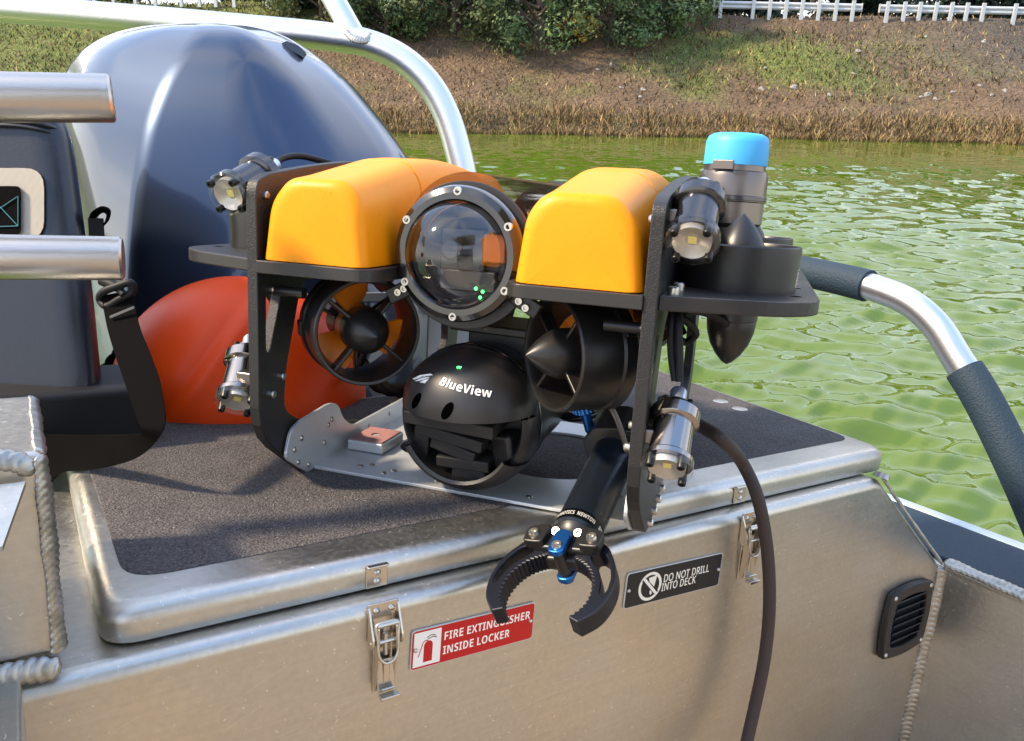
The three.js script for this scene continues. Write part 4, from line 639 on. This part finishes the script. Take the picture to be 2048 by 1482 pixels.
// blue capped sensor
{
  const s = group('sensor', rov), o = V(200, 0, -228), U = V(0, 1, 0);
  mm('housing', lathe([[0, 0], [25, 0], [25, 46], [28, 48], [30, 50], [30, 69], [31, 70], [31, 92], [29.6, 96], [28, 97], [27.6, 104], [0, 104]], o, U, 56, 0.4), M.anodGrey, s);
  mm('clamp_band', lathe([[31.4, 70.6], [32, 71], [32, 74.5], [31.4, 75]], o, U, 56, 0.5), M.anod, s);
  for (const [y, a] of [[101, 0.2], [77, 0.0]]) mm('clip', box(19, 8.5, 3, 0, y, 30.4, 0.8).rotateY(a - 0.5).translate(o.x, 0, o.z), M.anodGrey, s);
  mm('cap', lathe([[28.6, 102], [28.8, 106], [28.4, 122], [26.6, 127.5], [22, 130], [0, 131]], o, U, 56, 0.8), M.cap, s);
}
// skid plate with cutouts and ballast
{
  const poly = filletPoly([[-154, -76], [154, -76], [154, -345], [-154, -345]], 4, 3);
  mm('skid_plate', extrude(poly.slice().reverse(), 3, 'xz', { holes: [circ(48, -222, 78, 40).reverse(), circ(-72, -186, 38, 30).reverse()].map((h) => h), bevel: 0.5 }).translate(0, -201, 0), M.skid, rov);
  for (const [x, z] of [[-112, -96], [-104, -104], [-78, -98], [-84, -88], [-30, -92], [60, -92], [130, -100], [120, -110], [136, -130]]) mm('rivet', lathe([[0, 1.6], [2.4, 1.2], [3.4, 0]], V(x, -201, z), V(0, 1, 0), 12, 1), M.screw, rov);
  const b = group('ballast_block', rov); mm('block', box(40, 11, 50, -128, -195, -157, 2), M.skid, b); mm('label', [extrude(filletPoly([[-146, -134], [-110, -134], [-110, -180], [-146, -180]], 2).map(([x, z]) => [x, z]).reverse(), 0.6, 'xz', { holes: [circ(-128, -157, 5, 16).reverse()] }).translate(0, -188.6, 0)], STD({ color: L3(0.4, 0.2, 0.19), roughness: 0.5 }), b); mm('fixing_hole', lathe([[0, -3], [5, -3], [5, 0.6]], V(-128, -189, -157), V(0, 1, 0), 16), M.slot, b);
}
// sonar
const font = await new FontLoader().loadAsync('fonts/droid/droid_sans_bold.typeface.json');
{
  const s = group('sonar', rov); s.position.set(0.001, -0.133, -0.078); s.scale.setScalar(1.03); s.rotation.set(0.02, -0.06, 0); const Z = V(0, 0, 1), O = V(0, 0, 0);
  mm('sonar_body', lathe([[0, -150], [40, -150], [52, -140], [56, -120], [58, -60], [62, -40], [63.5, -24], [64, -12], [63, -8], [60, -6], [57, -9], [55, -16], [0, -16]].reverse(), O, Z, 64, 0.5), M.black, s);
  mm('body_seam', lathe([[64.2, -15], [64.6, -14.4], [64.6, -12.6], [64.2, -12]], O, Z, 64), M.blackGloss, s);
  // visor: a flattened dome tipped forward
  const rx = 61, ry = 50, rz = 50, vis = (lon, lat, off = 0) => { const p = V(rx * Math.cos(lat) * Math.sin(lon), ry * Math.sin(lat), rz * Math.cos(lat) * Math.cos(lon)); const n = V(p.x / rx / rx, p.y / ry / ry, p.z / rz / rz).normalize(); p.addScaledVector(n, off); p.applyAxisAngle(V(1, 0, 0), 0.06).applyAxisAngle(Z, 0.03); return p.add(V(0, 12, -8)); };
  const rings = [], NR = 56; for (let k = 0; k <= 14; k++) { const lat = k / 14 * Math.PI / 2 * 0.985; rings.push(Array.from({ length: NR }, (_, i) => vis(i / NR * 2 * Math.PI, lat))); }
  rings.unshift(Array.from({ length: NR }, (_, i) => vis(i / NR * 2 * Math.PI, 0).lerp(V(0, 10, -8), 0.08)));
  mm('visor', loft(rings, { cr: 0.8 }), M.visor = PHY({ color: L3(0.016, 0.014, 0.014), roughness: 0.44, clearcoat: 0.2, clearcoatRoughness: 0.4 }), s);
  for (const [lo, la] of [[-0.54, 0.24], [0.03, 0.19]]) { const r2 = [[0, 0.5], [0.6, 0.4], [1, 0.1]].reverse().map(([t, o]) => Array.from({ length: 20 }, (_, i) => { const a = i / 20 * 6.283; return vis(lo + t * 0.075 * Math.cos(a) + t * 0.05 * Math.sin(a), la + t * 0.15 * Math.sin(a), 0.25 + 0 * o); })); mm('visor_port', loft(r2.slice(0, 2).concat([r2[2]]), { capA: false, capB: true, cr: 0 }), M.port ?? (M.port = PHY({ color: L3(0.001, 0.001, 0.001), roughness: 1, specularIntensity: 0 })), s); }
  const bend = (g, lon0, lat0, k = 1) => { const p = g.attributes.position; for (let i = 0; i < p.count; i++) { const lo = p.getX(i) / 52, la = lat0 + p.getY(i) / 50 - k * lo, q = vis(lon0 + lo, la, 0.25 + p.getZ(i)); p.setXYZ(i, q.x, q.y, q.z); } g.computeVertexNormals(); return g; };
  const white = STD({ color: L3(0.82, 0.82, 0.8), roughness: 0.5 });
  const tg = new TextGeometry('BlueView', { font, size: 7.4, depth: 0.3, curveSegments: 4 }); tg.applyMatrix4(new THREE.Matrix4().makeShear(0, 0, 0.25, 0, 0, 0));
  mm('lettering', bend(tg, -0.2, 0.6, 0.2), white, s);
  const lg = (pts) => new THREE.ExtrudeGeometry(shapeOf(pts), { depth: 0.3, bevelEnabled: false });
  mm('emblem', [lg([[0, 0], [9, 5], [22, 8], [26, 7], [20, 5.6], [12, 3], [5, 0]]), lg([[7, -1], [13, 2.4], [20, 4.4], [24, 5], [20, 2.6], [13, 0]]), lg([[15, -1], [19, 1.6], [24, 3.4], [22, -1]])].map((g) => bend(g, -0.9, 0.53, -0.12)), white, s);
  mm('power_light', box(3, 1.2, 3, ...vis(0.1, 0.95, 0.4).toArray()), M.ledGreen, s);
  const bar = (x0, y0, x1, y1, h, z, d) => { const L = Math.hypot(x1 - x0, y1 - y0), a = Math.atan2(y1 - y0, x1 - x0); mm('transducer_bar', box(L, h, d, (x0 + x1) / 2, (y0 + y1) / 2, z - d / 2, 1.4, [0.12, 0, a]), M.barM ?? (M.barM = STD({ color: L3(0.022, 0.02, 0.019), roughness: 0.6, bumpMap: hdpeB, bumpScale: 0.0003 })), s); };
  bar(-50, 3, 34, 1, 11.5, 22, 46); bar(-43, -9, 21, -17, 11, 13, 38); bar(-29, -21, 13, -30, 11, 9, 34); bar(-24, -38, 26, -36, 10, 8, 34); bar(-10, -47, 22, -46, 9, 5, 30);
  mm('cheek_block', box(16, 40, 26, -43, -24, -8, 3, [0, 0.2, -0.12]), M.black, s); mm('cheek_block', box(24, 34, 18, 37, -24, -6, 5, [0, -0.35, 0.2]), M.black, s);
  const lipR = []; for (let k = 0; k <= 6; k++) { const t = k / 6; lipR.push(Array.from({ length: 30 }, (_, i) => { const a = Math.PI * (1.0 + i / 29), w = 44 - 8 * t; return V(w * Math.cos(a), -50 + (22 - 8 * t) * Math.sin(a), 6 - 18 * t); })); }
  mm('lower_shell', [place(crease(new THREE.LatheGeometry([[64.2, -14], [63.8, -2], [61, 10], [56, 19], [52, 22], [49.5, 20], [52, 8], [54, -14]].map(([r, y]) => new THREE.Vector2(r, y)), 40, -1.05, 2.1), 0.7), V(0, 0, 0), Z), place(crease(new THREE.LatheGeometry([[63.6, -14], [62, 0], [58.5, 7], [55, 9], [52, 4], [52, -14]].map(([r, y]) => new THREE.Vector2(r, y)), 40, 1.0, 0.75), 0.7), V(0, 0, 0), Z), place(crease(new THREE.LatheGeometry([[63.6, -14], [62, 0], [58.5, 7], [55, 9], [52, 4], [52, -14]].map(([r, y]) => new THREE.Vector2(r, y)), 40, -1.75, 0.75), 0.7), V(0, 0, 0), Z)], M.visor, s);
  mm('mount_bracket', [box(74, 8, 60, 4, 74, -60, 2), box(60, 30, 40, 8, 62, -66, 3)], M.plate, s);
  mm('mount_screw', lathe([[0, 1.6], [3, 1.4], [3.6, 0]], V(6, 76.5, -22), V(0, 1, 0), 14), M.screw, s);
}
// gripper
{
  const g = group('gripper', rov); g.position.set(0.1194, -0.1983, -0.0181); g.rotation.order = 'YXZ'; g.rotation.set(22 * DEG, -5.6 * DEG, 0.19); g.scale.setScalar(1.05); const Z = V(0, 0, 1), O = V(0, 0, 0);
  mm('actuator_tube', [lathe([[0, -130], [18.4, -130], [18.4, -82], [18, -81], [18, -80], [18.4, -79], [18.4, -14], [19, -13], [19, -2], [17, 0], [0, 0]].reverse(), O, Z, 48, 0.4)], M.anodB = STD({ color: L3(0.016, 0.022, 0.032), metalness: 0.5, roughness: 0.3 }), g);
  const band = new THREE.CylinderGeometry(19.15, 19.15, 9, 64, 1, true); const bm = mm('maker_print', place(band, V(0, 0, -7.5), Z), STD({ map: canv(1024, 66, (c, w, h) => { c.fillStyle = '#05070a'; c.fillRect(0, 0, w, h); c.fillStyle = '#e8e4da'; c.font = 'bold 40px sans-serif'; c.save(); c.translate(w, h); c.rotate(Math.PI); for (const x of [40, 380, 720]) c.fillText('ROBOTICS  NEWTON', x, 48, 300); c.restore(); }), roughness: 0.35, metalness: 0.4 }), g, { keepUV: true });
  mm('head', [lathe([[0, 8], [13, 8], [16, 5], [17.6, 0], [0, 0]].reverse(), O, Z, 40, 0.5), box(26, 12, 26, 0, 0, 16, 3), box(48, 7, 18, 0, 8.5, 15, 2.5), box(48, 7, 18, 0, -8.5, 15, 2.5)], M.black, g);
  for (const x of [-9, 9]) mm('head_screw', lathe([[0, 0.6], [1.4, 0.6], [1.6, 2.4], [3.2, 2.4], [3.6, 0]].reverse(), V(x, 12.2, 8), V(0, 0.9, 0.4), 14), M.screw, g);
  for (const sx of [-1, 1]) {
    const R0 = 33, outer = [], inn = [];
    for (let k = 0; k <= 22; k++) { const t = k / 22, a = (200 - 205 * t) * DEG; }
    // the claw: an arc with a toothed inner edge, in the (x, z) plane
    const o = [[13, 12], [22, 9], [30, 13], [36.5, 24], [41, 40], [42.5, 58], [40.5, 76], [36, 90], [27, 103]], i0 = [[20.5, 99], [26.5, 88], [29.5, 76], [29.5, 62], [27, 50], [22.5, 40], [16.5, 33], [11, 29], [9, 26], [9, 18]], teeth = [];
    const cv = new THREE.CatmullRomCurve3(i0.map(([x, z]) => V(x, 0, z))); for (let k = 0; k <= 46; k++) { const p = cv.getPoint(k / 46), tn = cv.getTangent(k / 46), s = k % 2 && k < 40 ? 1.5 : 0; teeth.push([p.x + tn.z * s * 1, p.z - tn.x * s * 1]); }
    const oc = new THREE.CatmullRomCurve3(o.map(([x, z]) => V(x, 0, z))).getPoints(26).map((p) => [p.x, p.z]);
    const poly = [...oc, ...teeth]; const hole = filletPoly([[26, 18], [32, 23], [36.5, 36], [39, 50], [39, 64], [36.5, 71], [34.5, 66], [33.5, 54], [30, 42], [24.5, 33], [20.5, 25]], 3, 3);
    const fx = (p) => p.map(([x, z]) => [sx * (x * 1.08 + Math.max(0, z - 24) * (sx < 0 ? 0.02 : 0.05)), z < 20 ? z : 20 + (z - 20) * 0.76]); const area = THREE.ShapeUtils.area(shapeOf(fx(poly)).getPoints());
    const P = area < 0 ? fx(poly).reverse() : fx(poly), Hh = THREE.ShapeUtils.area(fx(hole).map(([a, b]) => new THREE.Vector2(a, b))) > 0 ? fx(hole).reverse() : fx(hole);
    mm('jaw', extrude(P, 14.5, 'xz', { holes: [Hh], bevel: 1 }).translate(0, 7.2, 0), M.jaw ?? (M.jaw = STD({ color: L3(0.012, 0.013, 0.02), metalness: 0.35, roughness: 0.32 })), g);
    mm('pivot_block', [extrude(filletPoly([[sx * 12, 4], [sx * 30, 8], [sx * 30, 24], [sx * 14, 24]], 4, 3)[sx > 0 ? 'slice' : 'reverse'](), 8, 'xz', { bevel: 1 }).translate(0, 17, 0)], M.black, g);
    mm('pivot_screw', lathe([[0, 0.8], [1.8, 0.8], [2, 2.4], [3.6, 2.4], [4.2, 0]].reverse(), V(sx * 23, 17, 16), V(0, 1, 0), 16), M.screw, g);
  }
  for (const [y, h] of [[13.5, 5], [-13.5, 5]]) mm('drive_link', [extrude(filletPoly([[-6.4, 10], [6.4, 10], [6.4, 34], [-6.4, 34]], 6, 5), h, 'xz', { bevel: 0.9 }).translate(0, y + h / 2 + 2, 0)], M.anodBlue, g);
  mm('drive_pin', [cyl(V(0, -16, 27), V(0, 16, 27), 5, 5, 18)], M.black, g);
  mm('drive_screw', lathe([[0, 0.8], [1.8, 0.8], [2, 1.6], [3.6, 1.6], [4, 0]].reverse(), V(0, 18, 27), V(0, 1, 0), 16), M.screw, g);
  mm('mount_block', [extrude(filletPoly([[-26, -20], [24, -20], [24, 14], [10, 24], [-12, 24], [-26, 10]], 4, 3), 34, 'xy', { bevel: 1.2 }).translate(0, 4, -136), box(14, 34, 34, 20, 8, -120, 2)], M.plate, g);
  mm('thumb_screw', [cyl(V(-24, 14, -118), V(-24, 38, -118), 4.5, 4.5, 14), lathe(Array.from({ length: 4 }, (_, i) => [[10, 36], [10.6, 37], [10.6, 49], [9.6, 50]][i]).concat([[0, 50]]), V(-24, 0, -118), V(0, 1, 0), 28, 0.4), ...Array.from({ length: 20 }, (_, i) => box(1.4, 11, 1.4, -24 + 10.6 * Math.cos(i / 20 * 6.283), 43, -118 + 10.6 * Math.sin(i / 20 * 6.283)))], M.anodBlue, g);
}
// braided tether hanging over the locker's edge
{
  const h = boatThing('tether_hose', 'brown black braided tether hose hanging over the locker front', 'hose'); const B = (x, y, z) => V(x, y, z);
  const a = PD(1330, 800, 0.80).multiplyScalar(1000), b = PD(1395, 848, 0.74).multiplyScalar(1000), c = PD(1440, 876, 0.70).multiplyScalar(1000), d = PX(1487, 930, 'z', 0.05).multiplyScalar(1000);
  mm('hose', tube([a, b, c, d, PX(1512, 985, 'z', 0.066).multiplyScalar(1000), PX(1532, 1080, 'z', 0.074).multiplyScalar(1000), PX(1539, 1200, 'z', 0.078).multiplyScalar(1000), PX(1530, 1310, 'z', 0.08).multiplyScalar(1000), PX(1508, 1420, 'z', 0.082).multiplyScalar(1000), PX(1480, 1540, 'z', 0.09).multiplyScalar(1000), PX(1440, 1700, 'z', 0.11).multiplyScalar(1000)], 6.3, 200, 16), M.hose, h);
}
// ---------------------------------------------------------------- set pivots at each thing's base and move the boat onto the water
for (const o of aboard) {
  if (o.isGroup && o !== rov) { o.updateMatrixWorld(true); const b = new THREE.Box3().setFromObject(o), c = V((b.min.x + b.max.x) / 2, b.min.y, (b.min.z + b.max.z) / 2); for (const k of o.children) k.position.sub(c); o.position.add(c); }
  if (o === rov) { for (const k of o.children) k.position.y += 0.212; o.position.y -= 0.212; }
  o.updateMatrix(); o.applyMatrix4(boatM);
}
renderer.render(scene, camera);
